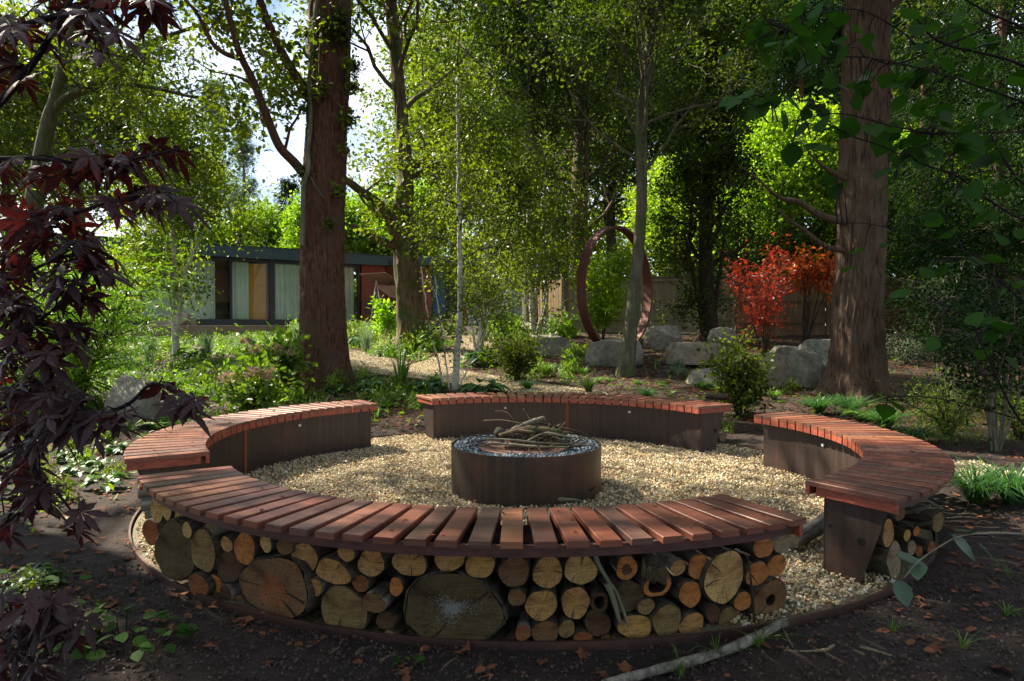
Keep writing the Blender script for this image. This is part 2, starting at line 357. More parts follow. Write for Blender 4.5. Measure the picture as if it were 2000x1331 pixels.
ORNG = simple('orange_panel', [(.3, (.78, .30, .02)), (.7, (.88, .40, .03))], ns=2, rough=.5, bs=0)
INT = simple('room_interior', [(.3, (.40, .39, .37)), (.7, (.5, .48, .46))], ns=1, rough=.8, bs=0)
BLUED = simple('blue_door_paint', [(.3, (.02, .07, .16)), (.7, (.03, .10, .22))], ns=2, rough=.4, bs=0)
PINK = simple('dusty_pink_canvas', [(.3, (.42, .22, .18)), (.7, (.55, .32, .27))], ns=3, rough=.9, bs=0)
GLASS, nt, b = newmat('window_glass')
gl = N(nt, 'BsdfGlossy'); gl.inputs['Roughness'].default_value = .02; gl.inputs[0].default_value = (.9, .95, .95, 1); tp = N(nt, 'BsdfTransparent'); tp.inputs[0].default_value = (.93, .96, .95, 1)
fr = N(nt, 'Fresnel'); fr.inputs[0].default_value = 1.22; ms = N(nt, 'MixShader'); nt.links.new(fr.outputs[0], ms.inputs[0]); nt.links.new(tp.outputs[0], ms.inputs[1]); nt.links.new(gl.outputs[0], ms.inputs[2])
nt.links.new(ms.outputs[0], nt.nodes['Material Output'].inputs['Surface'])
def fencemat(name, a, bb):
    m, nt, b = newmat(name); v = mapped(nt, (9, 9, .9)); n1 = noise(nt, v, 1, 5); v2 = mapped(nt, (1, 1, 1)); n2 = noise(nt, v2, .8, 3)
    c = ramp(nt, n1, [(.3, a), (.7, bb)]); c = mixc(nt, ramp(nt, n2, [(.45, (0, 0, 0)), (.65, (.5, .5, .5))]), c, tuple(.6*x for x in a)); setc(nt, b, c); b.inputs['Roughness'].default_value = .85; bump(nt, b, n1, .2, .01); return m
FEN1 = fencemat('brown_fence_board', (.13, .075, .035), (.26, .165, .085))
FEN2 = fencemat('pale_fence_board', (.24, .20, .13), (.40, .34, .23))
FEN3 = fencemat('grey_fence_board', (.20, .21, .22), (.33, .34, .35))

# ------------------------------------------------------------------ foliage tools
TPL = {
 'lime': leafmat('sun_painted_leaf', (.16, .28, .02), (.36, .46, .04), .5, (1.45, 1.7, .4)),
 'rhomb': (np.array([[0, 0, 0], [.45, .30, .05], [1, 0, -.03], [.45, -.30, .05]]), np.array([[0, 1, 2], [0, 2, 3]])),
 'oval': (np.array([[0, 0, 0], [.28, .27, .05], [.70, .23, .03], [1, 0, -.06], [.70, -.23, .03], [.28, -.27, .05]]), np.array([[0, 1, 2], [0, 2, 3], [0, 3, 4], [0, 4, 5]])),
 'long': (np.array([[0, 0, 0], [.35, .14, .03], [1, 0, -.12], [.35, -.14, .03]]), np.array([[0, 1, 2], [0, 2, 3]])),
 'star': (np.array([[0, 0, 0], [.2, .10, 0], [.75, .55, -.05], [.45, .08, .03], [1, 0, -.08], [.45, -.08, .03], [.75, -.55, -.05], [.2, -.10, 0]]), np.array([[0, 1, 2], [0, 2, 3], [0, 3, 4], [0, 4, 5], [0, 5, 6], [0, 6, 7]])),
 'needle': (np.array([[0, 0, 0], [.5, .07, 0], [1, 0, 0], [.5, -.07, 0]]), np.array([[0, 1, 2], [0, 2, 3]])),
}
def unit(a): return a/(np.linalg.norm(a, axis=-1, keepdims=True)+1e-9)
def leaves(C, size, tpl='rhomb', seed=0, up=.6, dirs=None, droop=.25, jit=.5, tint=None):
    r = np.random.RandomState(seed); C = np.asarray(C, float); n = len(C)
    P, Fc = TPL[tpl]
    nr = unit(r.normal(size=(n, 3))*(1-up) + np.array([0, 0, up])*1.2)
    a = r.normal(size=(n, 3)) if dirs is None else dirs + r.normal(size=(n, 3))*.5
    a = a + np.array([0, 0, -droop]); a = unit(a - nr*np.sum(a*nr, 1, keepdims=True)); s = np.cross(nr, a)
    S = size*(1 + jit*(r.rand(n)*2-1))
    V = C[:, None, :] + S[:, None, None]*(P[None, :, 0:1]*a[:, None, :] + P[None, :, 1:2]*s[:, None, :] + P[None, :, 2:3]*nr[:, None, :])
    k = len(P); Fa = (np.arange(n)*k)[:, None, None] + Fc[None]
    lf = np.sin(C[:, 0]*1.9+C[:, 2]*2.3+seed)*np.sin(C[:, 1]*2.1-C[:, 2]*1.4+1)*.38
    T = np.repeat(np.clip(.15+.7*r.rand(n)+lf if tint is None else tint, 0, 1), k)
    return V.reshape(-1, 3), Fa.reshape(-1, 3), T
def leafobj(name, parts, mat, parent=None, **kw):
    V = []; Fc = []; T = []; n = 0
    for v, f, t in parts: V.append(v); Fc.append(f+n); T.append(t); n += len(v)
    return obj(name, mesh(np.concatenate(V), np.concatenate(Fc), mat, tint=np.concatenate(T)), parent, **kw)

def grow(r, p, d, length, rad, depth, tubes, tips, up=.12, spread=.9, nch=4, wob=.18, seg=6, taper=.55, minr=.004):
    """a limb with side limbs; tips gets (point, direction) where leaves hang"""
    p = np.array(p, float); d = unit(np.array(d, float)); P = [p.copy()]; D = [d]
    for i in range(seg):
        d = unit(d + r.normal(size=3)*wob + np.array([0, 0, up])); p = p + d*length/seg; P.append(p.copy()); D.append(d)
    R = np.linspace(rad, max(rad*taper*.6, minr), seg+1)
    tubes.append((np.array(P), R, 5 if depth < 2 else (6 if depth == 2 else 9)))
    if depth == 0:
        for q, dd in zip(P[1:], D[1:]): tips.append((q, dd))
        return
    for j in range(nch):
        t = .3 + .7*(j+r.rand())/nch; k = min(int(t*seg), seg-1); q = P[k]*(1-(t*seg-k)) + P[k+1]*(t*seg-k)
        side = unit(np.cross(D[k], r.normal(size=3))); dd = unit(D[k]*(1.1-spread) + side*spread + np.array([0, 0, up]))
        grow(r, q, dd, length*(.62-.18*t)*(.8+.4*r.rand()), max(R[k]*.55, minr), depth-1, tubes, tips, up, spread, nch, wob, max(3, seg-1), taper, minr)
def tubes_mesh(tubes, mat):
    V = []; Fq = []; n = 0
    for P, R, k in tubes:
        v, f = tube(P, R, k, caps=False); V.append(v); Fq.append(np.array(f)+n); n += len(v)
    return mesh(np.concatenate(V), np.concatenate(Fq), mat, smooth=True)
def vnoise(u, v, nu, seed):
    """value noise, periodic in u (0..1) with nu cells; v in cells"""
    r = np.random.RandomState(seed); T = r.rand(512, nu)
    x = (u % 1)*nu; i = np.floor(x).astype(int); fx = x-i; j = np.floor(v).astype(int); fy = v-j
    fx = fx*fx*(3-2*fx); fy = fy*fy*(3-2*fy)
    a = T[j % 512, i % nu]; b_ = T[j % 512, (i+1) % nu]; c_ = T[(j+1) % 512, i % nu]; d_ = T[(j+1) % 512, (i+1) % nu]
    return (a*(1-fx)+b_*fx)*(1-fy) + (c_*(1-fx)+d_*fx)*fy
def trunk_mesh(path, radii, mat, nseg=96, dz=.03, furrow=.015, cells=26, vl=.28, flare=.0, roots=5, seed=1, lump=.03):
    P = smooth_path(path, 10); R = np.interp(np.linspace(0, 1, len(P)), np.linspace(0, 1, len(radii)), radii)
    s = np.concatenate([[0], np.cumsum(np.linalg.norm(np.diff(P, axis=0), axis=1))]); Lt = s[-1]
    m = max(8, int(Lt/dz)); ss = np.linspace(0, Lt, m)
    Pq = np.stack([np.interp(ss, s, P[:, i]) for i in range(3)], 1); Rq = np.interp(ss, s, R)
    u = np.arange(nseg)/nseg; U, Z = np.meshgrid(u, ss)
    warp = vnoise(U, Z/.5, 6, seed+5)*.06
    f1 = vnoise(U+warp, Z/vl, cells, seed); f2 = vnoise(U+warp*.5, Z/(vl*.35), cells*2, seed+1)
    ridge = 1-np.abs(2*f1-1)*1.6 + .35*f2
    big = vnoise(U, Z/.9, 5, seed+2)-.5
    fl = flare*np.exp(-Z/.28)*(1+.75*np.cos(2*PI*U*roots + seed + 1.5*np.sin(Z*2)))*(1+.6*(vnoise(U, Z*0, 4, seed+9)-.5))
    rr = Rq[:, None]*(1+lump*2*big) + furrow*(ridge-.6) + fl
    V = Pq[:, None, :] + rr[:, :, None]*np.stack([np.cos(2*PI*U), np.sin(2*PI*U), np.zeros_like(U)], 2)
    i, j = np.meshgrid(np.arange(m-1), np.arange(nseg), indexing='ij'); k = (j+1) % nseg
    Fq = np.stack([i*nseg+j, i*nseg+k, (i+1)*nseg+k, (i+1)*nseg+j], -1).reshape(-1, 4)
    return mesh(V.reshape(-1, 3), Fq, mat, smooth=True)
def cluster(tips, n, sig, seed, maxn=None):
    r = np.random.RandomState(seed); T = np.array([t[0] for t in tips]); D = np.array([t[1] for t in tips])
    idx = r.randint(0, len(T), n); C = T[idx] + r.normal(size=(n, 3))*sig + D[idx]*r.rand(n, 1)*sig
    return C, D[idx]
exec_parts = []

# ================================================================== THE SETTING
xs = np.unique(np.concatenate([np.arange(-9, 9.01, .07), np.arange(-30, 30.1, .6), np.arange(-160, 161, 10)]))
ys = np.unique(np.concatenate([np.arange(.6, 13, .07), np.arange(13, 30, .3), np.arange(-60, 200, 8), np.arange(-4, .6, .4)]))
X, Y = np.meshgrid(xs, ys); Z = G(X, Y)
near = np.exp(-np.clip(np.hypot(X, Y-4)-5, 0, None)/4)
Z = Z + np.where(np.hypot(X-RC[0], Y-RC[1]) > 2.85, RS.normal(size=Z.shape)*.0055*near, 0)
i, j = np.meshgrid(np.arange(len(ys)-1), np.arange(len(xs)-1), indexing='ij'); k = len(xs)
Fq = np.stack([i*k+j, i*k+j+1, (i+1)*k+j+1, (i+1)*k+j], -1).reshape(-1, 4)
obj('ground', mesh(np.stack([X, Y, Z], -1).reshape(-1, 3), Fq, SOIL, smooth=True), kind='structure')

# gravel beds: the circle and the path that leaves it
def disc(name, c, r, z, mat, n=96):
    V = [(c[0], c[1], z)] + [(c[0]+r*math.cos(2*PI*i/n), c[1]+r*math.sin(2*PI*i/n), z) for i in range(n)]
    return obj(name, mesh(V, [(0, i+1, (i+1) % n+1) for i in range(n)], mat), kind='structure')
disc('gravel_circle', RC, 2.785, -.012, GRAVB)
def pebbles(pts, size, seed, flat=.6):
    r = np.random.RandomState(seed); n = len(pts)
    O = np.array([[1, 0, 0], [0, 1, 0], [-1, 0, 0], [0, -1, 0], [0, 0, 1], [0, 0, -1]], float)
    FO = np.array([[0, 1, 4], [1, 2, 4], [2, 3, 4], [3, 0, 4], [1, 0, 5], [2, 1, 5], [3, 2, 5], [0, 3, 5]])
    S = size*(.55+.9*r.rand(n)**1.6)
    base = O[None]*(1+.5*(r.rand(n, 6, 3)-.5)) + r.normal(size=(n, 6, 3))*.13
    q = unit(r.normal(size=(n, 3))); q2 = unit(np.cross(q, r.normal(size=(n, 3)))); q3 = np.cross(q, q2)
    V = (base[:, :, 0:1]*q[:, None] + base[:, :, 1:2]*q2[:, None]*.8 + base[:, :, 2:3]*q3[:, None]*flat)*S[:, None, None]
    V = V + pts[:, None, :]
    return V.reshape(-1, 3), ((np.arange(n)*6)[:, None, None]+FO[None]).reshape(-1, 3), np.repeat(r.rand(n), 6)
# denser towards the camera, where single stones can be seen
def ringpts(n, seed):
    r = np.random.RandomState(seed); a = r.rand(n)*2*PI; d = 2.76*np.sqrt(r.rand(n)); p = np.stack([RC[0]+d*np.cos(a), RC[1]+d*np.sin(a), np.full(n, 0.)], 1)
    p[:, 2] = -.008+.012*r.rand(n)+.006*np.sin(p[:, 0]*5)*np.cos(p[:, 1]*4); return p
pp = ringpts(64000, 3)
_r = np.hypot(pp[:, 0]-.034, pp[:, 1]-4.916); _a = np.degrees(np.arctan2(pp[:, 1]-4.916, pp[:, 0]-.034)); pp = pp[~((_r > 2.06) & (_a > -143) & (_a < -66))]
_r = np.hypot(pp[:, 0]-.49, pp[:, 1]-5.169); _a = np.degrees(np.arctan2(pp[:, 1]-5.169, pp[:, 0]-.49)); pp = pp[~((_r > 2.08) & (_a > -50) & (_a < 20))]
V, Fc, T = pebbles(pp, .0105, 4)
obj('gravel', mesh(V, Fc, GRAVS, tint=T), label='pale cream and ochre loose gravel inside the circle of benches', cat='gravel', kind='stuff')
PATHS = [([(640, 690), (700, 708), (800, 727), (900, 742), (1010, 757), (1120, 772), (1240, 800)], [.8, .8, .8, .7, .65, .55, .5]),
         ([(820, 725), (880, 700), (930, 675), (900, 658), (840, 652)], [.45, .5, .5, .45, .4]),
         ([(1840, 905), (1920, 930), (2010, 945), (2120, 960)], [.3, .35, .4, .45])]
vv = []; ff = []; pth = []
for P, w in PATHS:
    g = [gnd(*p) for p in P]; C = smooth_path([(q.x, q.y, 0) for q in g], 8); wv = np.interp(np.linspace(0, 1, len(C)), np.linspace(0, 1, len(w)), w)
    T_ = unit(np.gradient(C, axis=0)); S_ = np.stack([-T_[:, 1], T_[:, 0], 0*T_[:, 0]], 1); b0 = len(vv)
    for ci, si, wi in zip(C, S_, wv):
        for s in np.linspace(-1, 1, 7):
            p = ci+si*s*wi; vv.append((p[0], p[1], gz(p[0], p[1])+.016))
    for a_i in range(len(C)-1):
        for s in range(6): ff.append((b0+a_i*7+s, b0+a_i*7+s+1, b0+(a_i+1)*7+s+1, b0+(a_i+1)*7+s))
    pth.append((C, S_, wv))
obj('gravel_path', mesh(vv, ff, GRAVB), kind='structure')
ps = []
for C, S_, wv in pth:
    Ln = float(np.sum(np.linalg.norm(np.diff(C, axis=0), axis=1))); n = int(Ln*np.mean(wv)*2*1500); t = RS.rand(n)*(len(C)-1.001); i0 = t.astype(int); f = (t-i0)[:, None]
    p = C[i0]*(1-f)+C[i0+1]*f + S_[i0]*(wv[i0][:, None])*(RS.rand(n, 1)*2-1)*.98; p[:, 2] = G(p[:, 0], p[:, 1])+.018; ps.append(p)
ps = np.concatenate(ps); V, Fc, T = pebbles(ps, .014, 8)
obj('path_gravel', mesh(V, Fc, GRAVS, tint=T), label='pale loose gravel of the path winding behind the benches', cat='gravel', kind='stuff')
# steel edging of the circle, and of the path
def strip(pts, h0, h1, th, mat, closed=False):
    P = np.array(pts, float); T_ = unit(np.gradient(P, axis=0)); S_ = np.stack([-T_[:, 1], T_[:, 0], 0*T_[:, 0]], 1); V = []; Fc = []
    for p, s in zip(P, S_):
        for q, h in ((p-s*th/2, h0), (p+s*th/2, h0), (p+s*th/2, h1), (p-s*th/2, h1)): V.append((q[0], q[1], q[2]+h))
    m_ = len(P)
    for i_ in range(m_-(0 if closed else 1)):
        a_ = i_*4; b_ = ((i_+1) % m_)*4
        for s in range(4): Fc.append((a_+s, a_+(s+1) % 4, b_+(s+1) % 4, b_+s))
    if not closed: Fc += [(0, 1, 2, 3), ((m_-1)*4+3, (m_-1)*4+2, (m_-1)*4+1, (m_-1)*4)]
    return mesh(V, Fc, mat)
an = np.linspace(0, 2*PI, 181)[:-1]
Pc = [(RC[0]+RR*math.cos(a), RC[1]+RR*math.sin(a), 0) for a in an]
V = []; Fc = []
for a in an:
    for rr_, h in ((RR-.006, -.08), (RR+.006, -.08), (RR+.006, .008), (RR-.006, .008)): V.append((RC[0]+rr_*math.cos(a), RC[1]+rr_*math.sin(a), h))
for i_ in range(180):
    for s in range(4): Fc.append((i_*4+s, i_*4+(s+1) % 4, ((i_+1) % 180)*4+(s+1) % 4, ((i_+1) % 180)*4+s))
obj('steel_edging', mesh(V, Fc, EDGE), label='round rusty steel edging strip set in the soil round the bench circle', cat='edging')
for k_, sgn, lab in ((0, -1, 'thin steel edging strip along the near side of the gravel path'), (1, 1, 'thin steel edging strip along the branch path towards the house')):
    C, S_, wv = pth[k_]; q = C + S_*(wv*sgn)[:, None]; q[:, 2] = G(q[:, 0], q[:, 1])
    obj('path_edging', strip(q, -.05, .045, .008, EDGE), label=lab, cat='edging', group='edging strips of the gravel path')

# ================================================================== BENCHES
RI, RO, RW = 1.940, 2.412, 2.0167
HB = .46
def slat_mesh():
    mb = MB(); w = .0845; z1 = HB; z0 = HB-.026; bev = .003
    # along +X from RI to RO
    prof = [(-w/2+bev, z1), (w/2-bev, z1), (w/2, z1-bev), (w/2, z0), (-w/2, z0), (-w/2, z1-bev)]
    V = []; xs_ = (RI, RO)
    for x in xs_:
        for y, z in prof: V.append((x, y, z))
    Fq = [(0, 1, 7, 6), (1, 2, 8, 7), (2, 3, 9, 8), (3, 4, 10, 9), (4, 5, 11, 10), (5, 0, 6, 11), (5, 4, 3, 2, 1, 0), (6, 7, 8, 9, 10, 11)]
    mb.add(V, Fq); return mb.mesh(SLAT)
def block_mesh():
    mb = MB(); mb.box((RI+.012, 0, HB-.026-.0235), (.022, .083, .045)); return mb.mesh(REDB)
SLM = slat_mesh(); BLM = block_mesh()
def arcwall(r0, r1, z0, z1, a0, a1, mat, n=64):
    V = []; Fc = []
    for i_ in range(n+1):
        a = a0+(a1-a0)*i_/n
        for r_, z in ((r0, z0), (r1, z0), (r1, z1), (r0, z1)): V.append((r_*math.cos(a), r_*math.sin(a), z))
    for i_ in range(n):
        for s in range(4): Fc.append((i_*4+s, i_*4+(s+1) % 4, i_*4+4+(s+1) % 4, i_*4+4+s))
    Fc += [(0, 3, 2, 1), (n*4, n*4+1, n*4+2, n*4+3)]
    return mesh(V, Fc, mat)
def bench(cx, cy, a0, a1, n, label, lights, seams, gap=1.1, pan=(2.205, 2.345)):
    B = empty('curved_bench', (cx, cy, 0), 0, label, 'bench', 'curved slatted benches round the fire pit')
    A0, A1 = math.radians(a0), math.radians(a1); pw = .0845/2/RO
    for i_ in range(n):
        a = A0+pw + (A1-A0-2*pw)*i_/(n-1)
        s = obj('slat', SLM, B, rot=(0, 0, a + rnd.uniform(-.0012, .0012)))
        s.location = (math.cos(a)*rnd.uniform(-.002, .002), math.sin(a)*rnd.uniform(-.002, .002), rnd.uniform(-.0008, .0008))
        obj('end_block', BLM, s)
    g = math.radians(gap)
    obj('inner_wall', arcwall(RW, RW+.006, -.03, .4075, A0+g, A1-g, STEEL), B)
    obj('rim_board', arcwall(RO-.060, RO-.040, HB-.026-.046, HB-.028, A0+.010, A1-.010, DARKB), B)
    for a, sg in ((A0, 1), (A1, -1)):
        # end panel: steel trapezoid with round holes, and a stained board under the last slat
        ca, sa = math.cos(a+sg*g), math.sin(a+sg*g); tx, ty = -sa, ca
        out = [(RW+.002, -.03), (pan[0], -.03), (pan[1], .385), (RW+.002, .385)]
        bm = bmesh.new(); vs = []
        hc = [(2.215, .20, .020), (RW+.035, .24, .008)] if pan[0] > 2.2 else [(RW+.035, .24, .008)]
        V = []; Fc = []
        for th in (0, .006):
            for r_, z in out: V.append((r_*ca+tx*th*sg, r_*sa+ty*th*sg, z))
        Fc = [(0, 1, 2, 3), (7, 6, 5, 4)] + [(i_, (i_+1) % 4, 4+(i_+1) % 4, 4+i_) for i_ in range(4)]
        bm.free()
        pnl = obj('end_panel', mesh(V, Fc, STEEL), B)
        for r_, z, hr in hc:
            n_ = 16; V = [(r_*ca-tx*.002*sg, r_*sa-ty*.002*sg, z)]
            for q in range(n_):
                dr = hr*math.cos(2*PI*q/n_); dz = hr*math.sin(2*PI*q/n_); V.append(((r_+dr)*ca-tx*.002*sg, (r_+dr)*sa-ty*.002*sg, z+dz))
            obj('bolt_hole', mesh(V, [(0, q+1, (q+1) % n_+1) for q in range(n_)], HOLE), pnl)
        mb = MB(); Rm = [[math.cos(a), -math.sin(a), 0], [math.sin(a), math.cos(a), 0], [0, 0, 1]]
        c0 = np.array([(RI+.05+RO-.012)/2, sg*.020, HB-.026-.0255]); c0 = np.array(Rm)@c0
        mb.box(c0, (RO-.012-RI-.05, .020, .049), Rm); obj('end_board', mb.mesh(REDB), B)
    for a, z in lights:
        a = math.radians(a); Rm = np.array([[math.cos(a), -math.sin(a), 0], [math.sin(a), math.cos(a), 0], [0, 0, 1]])
        mb = MB(); mb.tube([Rm@np.array([RW-.012, 0, z]), Rm@np.array([RW-.001, 0, z])], .019, 18)
        lf = obj('bench_light', mb.mesh(CHROME, True), B); mb = MB(); mb.tube([Rm@np.array([RW-.0145, 0, z]), Rm@np.array([RW-.0122, 0, z])], .013, 14); obj('lens', mb.mesh(LENS), lf)
    for a in seams:
        a = math.radians(a); obj('rusty_seam', arcwall(RW-.004, RW-.0005, -.02, .405, a-.0085, a+.0085, RUST, 2), B)
    return B
def wall_angle(cx, cy, px, py):   # where a pixel's ray meets the inner wall of a bench, far side
    d = ray(px, py); a = d.x**2+d.y**2; b_ = -2*(d.x*cx+d.y*cy); c_ = cx*cx+cy*cy-RW*RW
    D_ = b_*b_-4*a*c_; t = (-b_+math.sqrt(max(D_, 0)))/(2*a); p = Vector((0, 0, CH))+d*t
    return math.degrees(math.atan2(p.y-cy, p.x-cx)), p.z
BC = {'left': (-.298, 5.384), 'front': (.034, 4.916), 'back': (.116, 5.817), 'right': (.49, 5.169)}
bench(*BC['left'], 124.0, 213.0, 31, 'curved slatted bench on the left with its near end under the purple maple leaves', [wall_angle(*BC['left'], 584, 831)], [wall_angle(*BC['left'], 479, 880)[0]])
bench(*BC['front'], -147.6, -60.4, 30, 'nearest curved slatted bench with cut logs stacked beneath its outer side', [], [], pan=(2.06, 2.07))
bench(*BC['back'], 27.8, 120.6, 32, 'farthest curved slatted bench behind the fire pit', [wall_angle(*BC['back'], 987, 797), wall_angle(*BC['back'], 1230, 805)], [wall_angle(*BC['back'], 1108, 830)[0]])
bench(*BC['right'], -57.6, 29.4, 30, 'curved slatted bench on the right with sticks and logs under its near end', [wall_angle(*BC['right'], 1609, 869)], [])

# ================================================================== FIRE PIT
PC = (.110, 5.302); PR = .582; PH = .345
pit = empty('fire_pit', (*PC, 0), 0, 'round dark steel fire pit full of blue grey chippings with sticks piled on top', 'fire pit')
n_ = 96; V = []; Fc = []
prof = [(PR, -.03), (PR, PH), (PR-.006, PH), (PR-.006, PH-.06)]
for q in range(n_):
    a = 2*PI*q/n_
    for r_, z in prof: V.append((r_*math.cos(a), r_*math.sin(a), z))
for q in range(n_):
    for s in range(3): Fc.append((q*4+s, ((q+1) % n_)*4+s, ((q+1) % n_)*4+s+1, q*4+s+1))
obj('drum', mesh(V, Fc, PITST, smooth=False), pit)
a = wall = math.radians(-118)
mb = MB(); mb.tube([(math.cos(a)*(PR+.0005), math.sin(a)*(PR+.0005), 0), (math.cos(a)*(PR+.0005), math.sin(a)*(PR+.0005), PH-.005)], .0014, 5); obj('weld_seam', mb.mesh(EDGE), pit)
# small cut-out maker's plate lettering, too small to read in the photograph: raised wavy strokes
mb = MB()
for q, (h, w_) in enumerate([(.020, .004), (.012, .006), (.013, .005), (.010, .006), (.017, .004), (.012, .006), (.011, .006), (.014, .005)]):
    a = math.radians(-39 + q*1.15); p = np.array([math.cos(a)*(PR+.001), math.sin(a)*(PR+.001), .055+q*.0012]); mb.tube([p, p+np.array([0, 0, h])], .0016, 5)
    mb.tube([p+np.array([0, 0, h*.5]), p+np.array([-math.sin(a)*w_*1.4, math.cos(a)*w_*1.4, h*.55])], .0014, 5)
obj('lettering', mb.mesh(HOLE), pit)
V = [(0, 0, PH-.045)]+[((PR-.007)*math.cos(2*PI*q/48), (PR-.007)*math.sin(2*PI*q/48), PH-.045) for q in range(48)]
bed = obj('chipping_bed', mesh(V, [(0, q+1, (q+1) % 48+1) for q in range(48)], BLACK), pit)
r = np.random.RandomState(5); n_ = 5200; a = r.rand(n_)*2*PI; d = np.sqrt(r.rand(n_))*(PR-.018); d = np.maximum(d, .3+.1*r.rand(n_))
p = np.stack([d*np.cos(a), d*np.sin(a), PH-.034+.018*r.rand(n_)+.014*np.sin(3*a)*(d/PR)], 1)
p = p[np.hypot(p[:, 0]+.02, (p[:, 1]+.06)) > .33]
V, Fc, T = pebbles(p, .0135, 6, .8)
obj('chippings', mesh(V, Fc, CHIP, tint=T), pit, kind='stuff')
# shallow rusty bowl in the middle
V = []; Fc = []; n_ = 48
for r_, z in ((.355, PH-.012), (.35, PH-.006), (.335, PH-.010), (.22, PH-.035), (.0, PH-.042)):
    for q in range(n_): V.append((-.02+r_*math.cos(2*PI*q/n_), -.06+r_*math.sin(2*PI*q/n_), z))
for s in range(4):
    for q in range(n_): Fc.append((s*n_+q, s*n_+(q+1) % n_, (s+1)*n_+(q+1) % n_, (s+1)*n_+q))
obj('burner_bowl', mesh(V, Fc, simple('rusty_bowl', [(.3, (.11, .055, .038)), (.7, (.24, .12, .08))], ns=7, rough=.8), smooth=True), pit)
# sticks on the pit: each one a thing
def P3(px, py, Y): v = at(px, py, Y); return np.array(v)
STK = [([(975, 862), (1000, 846), (1040, 840), (1095, 846)], 5.35, .044, 'thick peeling bark branch lying across the top of the fire pit', 'ivy'),
       ([(968, 842), (985, 850), (1004, 858)], 5.30, .042, 'short stubby grey log end at the left of the fire pit sticks', 'log'),
       ([(1000, 842), (1020, 832), (1045, 822), (1064, 816)], 5.42, .026, 'pale grey cut branch stub sticking out at the top of the pile', 'pale'),
       ([(944, 822), (980, 821), (1010, 826), (1060, 836)], 5.42, .006, 'long thin bare twig pointing left from the top of the pile', 'tan'),
       ([(967, 803), (985, 804), (998, 813), (1006, 830)], 5.42, .004, 'thin curved twig arching up at the upper left of the pile', 'tan'),
       ([(1022, 799), (1030, 811), (1038, 826)], 5.42, .004, 'short upright twig above the middle of the fire pit', 'tan'),
       ([(1050, 825), (1090, 834), (1125, 842), (1150, 850)], 5.55, .007, 'long dark twig running right across the back of the pit', 'dark'),
       ([(1104, 825), (1092, 838), (1082, 852)], 5.45, .005, 'thin pinkish twig leaning up at the right of the pile', 'tan'),
       ([(950, 858), (1000, 860), (1060, 866), (1110, 868), (1155, 870)], 5.12, .010, 'long green mossy stick across the front of the fire pit', 'grey'),
       ([(953, 866), (1000, 869), (1050, 873), (1110, 874)], 5.03, .012, 'lowest mossy stick lying over the rusty bowl of the fire pit', 'grey'),
       ([(1062, 815), (1066, 823)], 5.6, .010, 'tiny pale stump upright beside the grey branch stub', 'pale'),
       ([(1010, 850), (1040, 838), (1075, 842), (1120, 846)], 5.35, .012, 'crooked brown branch in the middle of the fire pit pile', 'ivy')]
STK += [([(985, 846), (1030, 852), (1080, 850), (1118, 856)], 5.3, .014, 'grey forked branch in the front middle of the stick pile', 'ivy'), ([(1008, 832), (1040, 846), (1078, 838), (1096, 830)], 5.6, .016, 'dark bent branch at the back of the stick pile', 'log'),
        ([(975, 852), (1010, 842), (1046, 846)], 5.25, .018, 'short peeling branch at the left front of the pile', 'ivy'), ([(1030, 862), (1065, 846), (1100, 852), (1138, 858)], 5.2, .009, 'thin greenish stick rising to the right of the pile', 'grey'),
        ([(1060, 858), (1068, 840), (1074, 828)], 5.3, .006, 'thin twig standing up in the right half of the pile', 'tan'), ([(1010, 862), (1028, 846), (1052, 832)], 5.25, .008, 'thin dark twig slanting up in the middle of the pile', 'dark')]
for P, Yd, rad, lab, bk in STK:
    pts = [P3(x, y, Yd+.02*math.sin(i_*2)) for i_, (x, y) in enumerate(P)]
    for q in pts: q[2] = max(q[2], PH-.012+rad)
    C = smooth_path(pts, 5); base = C[0].copy(); C = C-base
    rr_ = rad*(1-.35*np.linspace(0, 1, len(C)))*(1+.12*RS.normal(size=len(C)))
    mb = MB(); mb.tube(C, rr_, 8); obj('stick', mb.mesh(BK[bk], True), loc=base, label=lab, cat='stick', group='sticks piled on the fire pit')
tb = []
r = np.random.RandomState(9)
for q in range(150):
    c = np.array([PC[0]+.06+r.normal()*.18, PC[1]-.02+r.normal()*.11, PH+.0+r.rand()*.06]); a = r.rand()*PI; l = .05+.12*r.rand()
    tb.append((np.array([c-l*np.array([math.cos(a), math.sin(a), .1]), c+r.normal(size=3)*.01, c+l*np.array([math.cos(a), math.sin(a), .15*r.normal()])]), np.array([.003, .003, .0015])*(.7+r.rand()), 5))
obj('kindling', tubes_mesh(tb, BK['dark']), label='small tangled dark twigs heaped among the larger sticks on the pit', cat='kindling', kind='stuff')

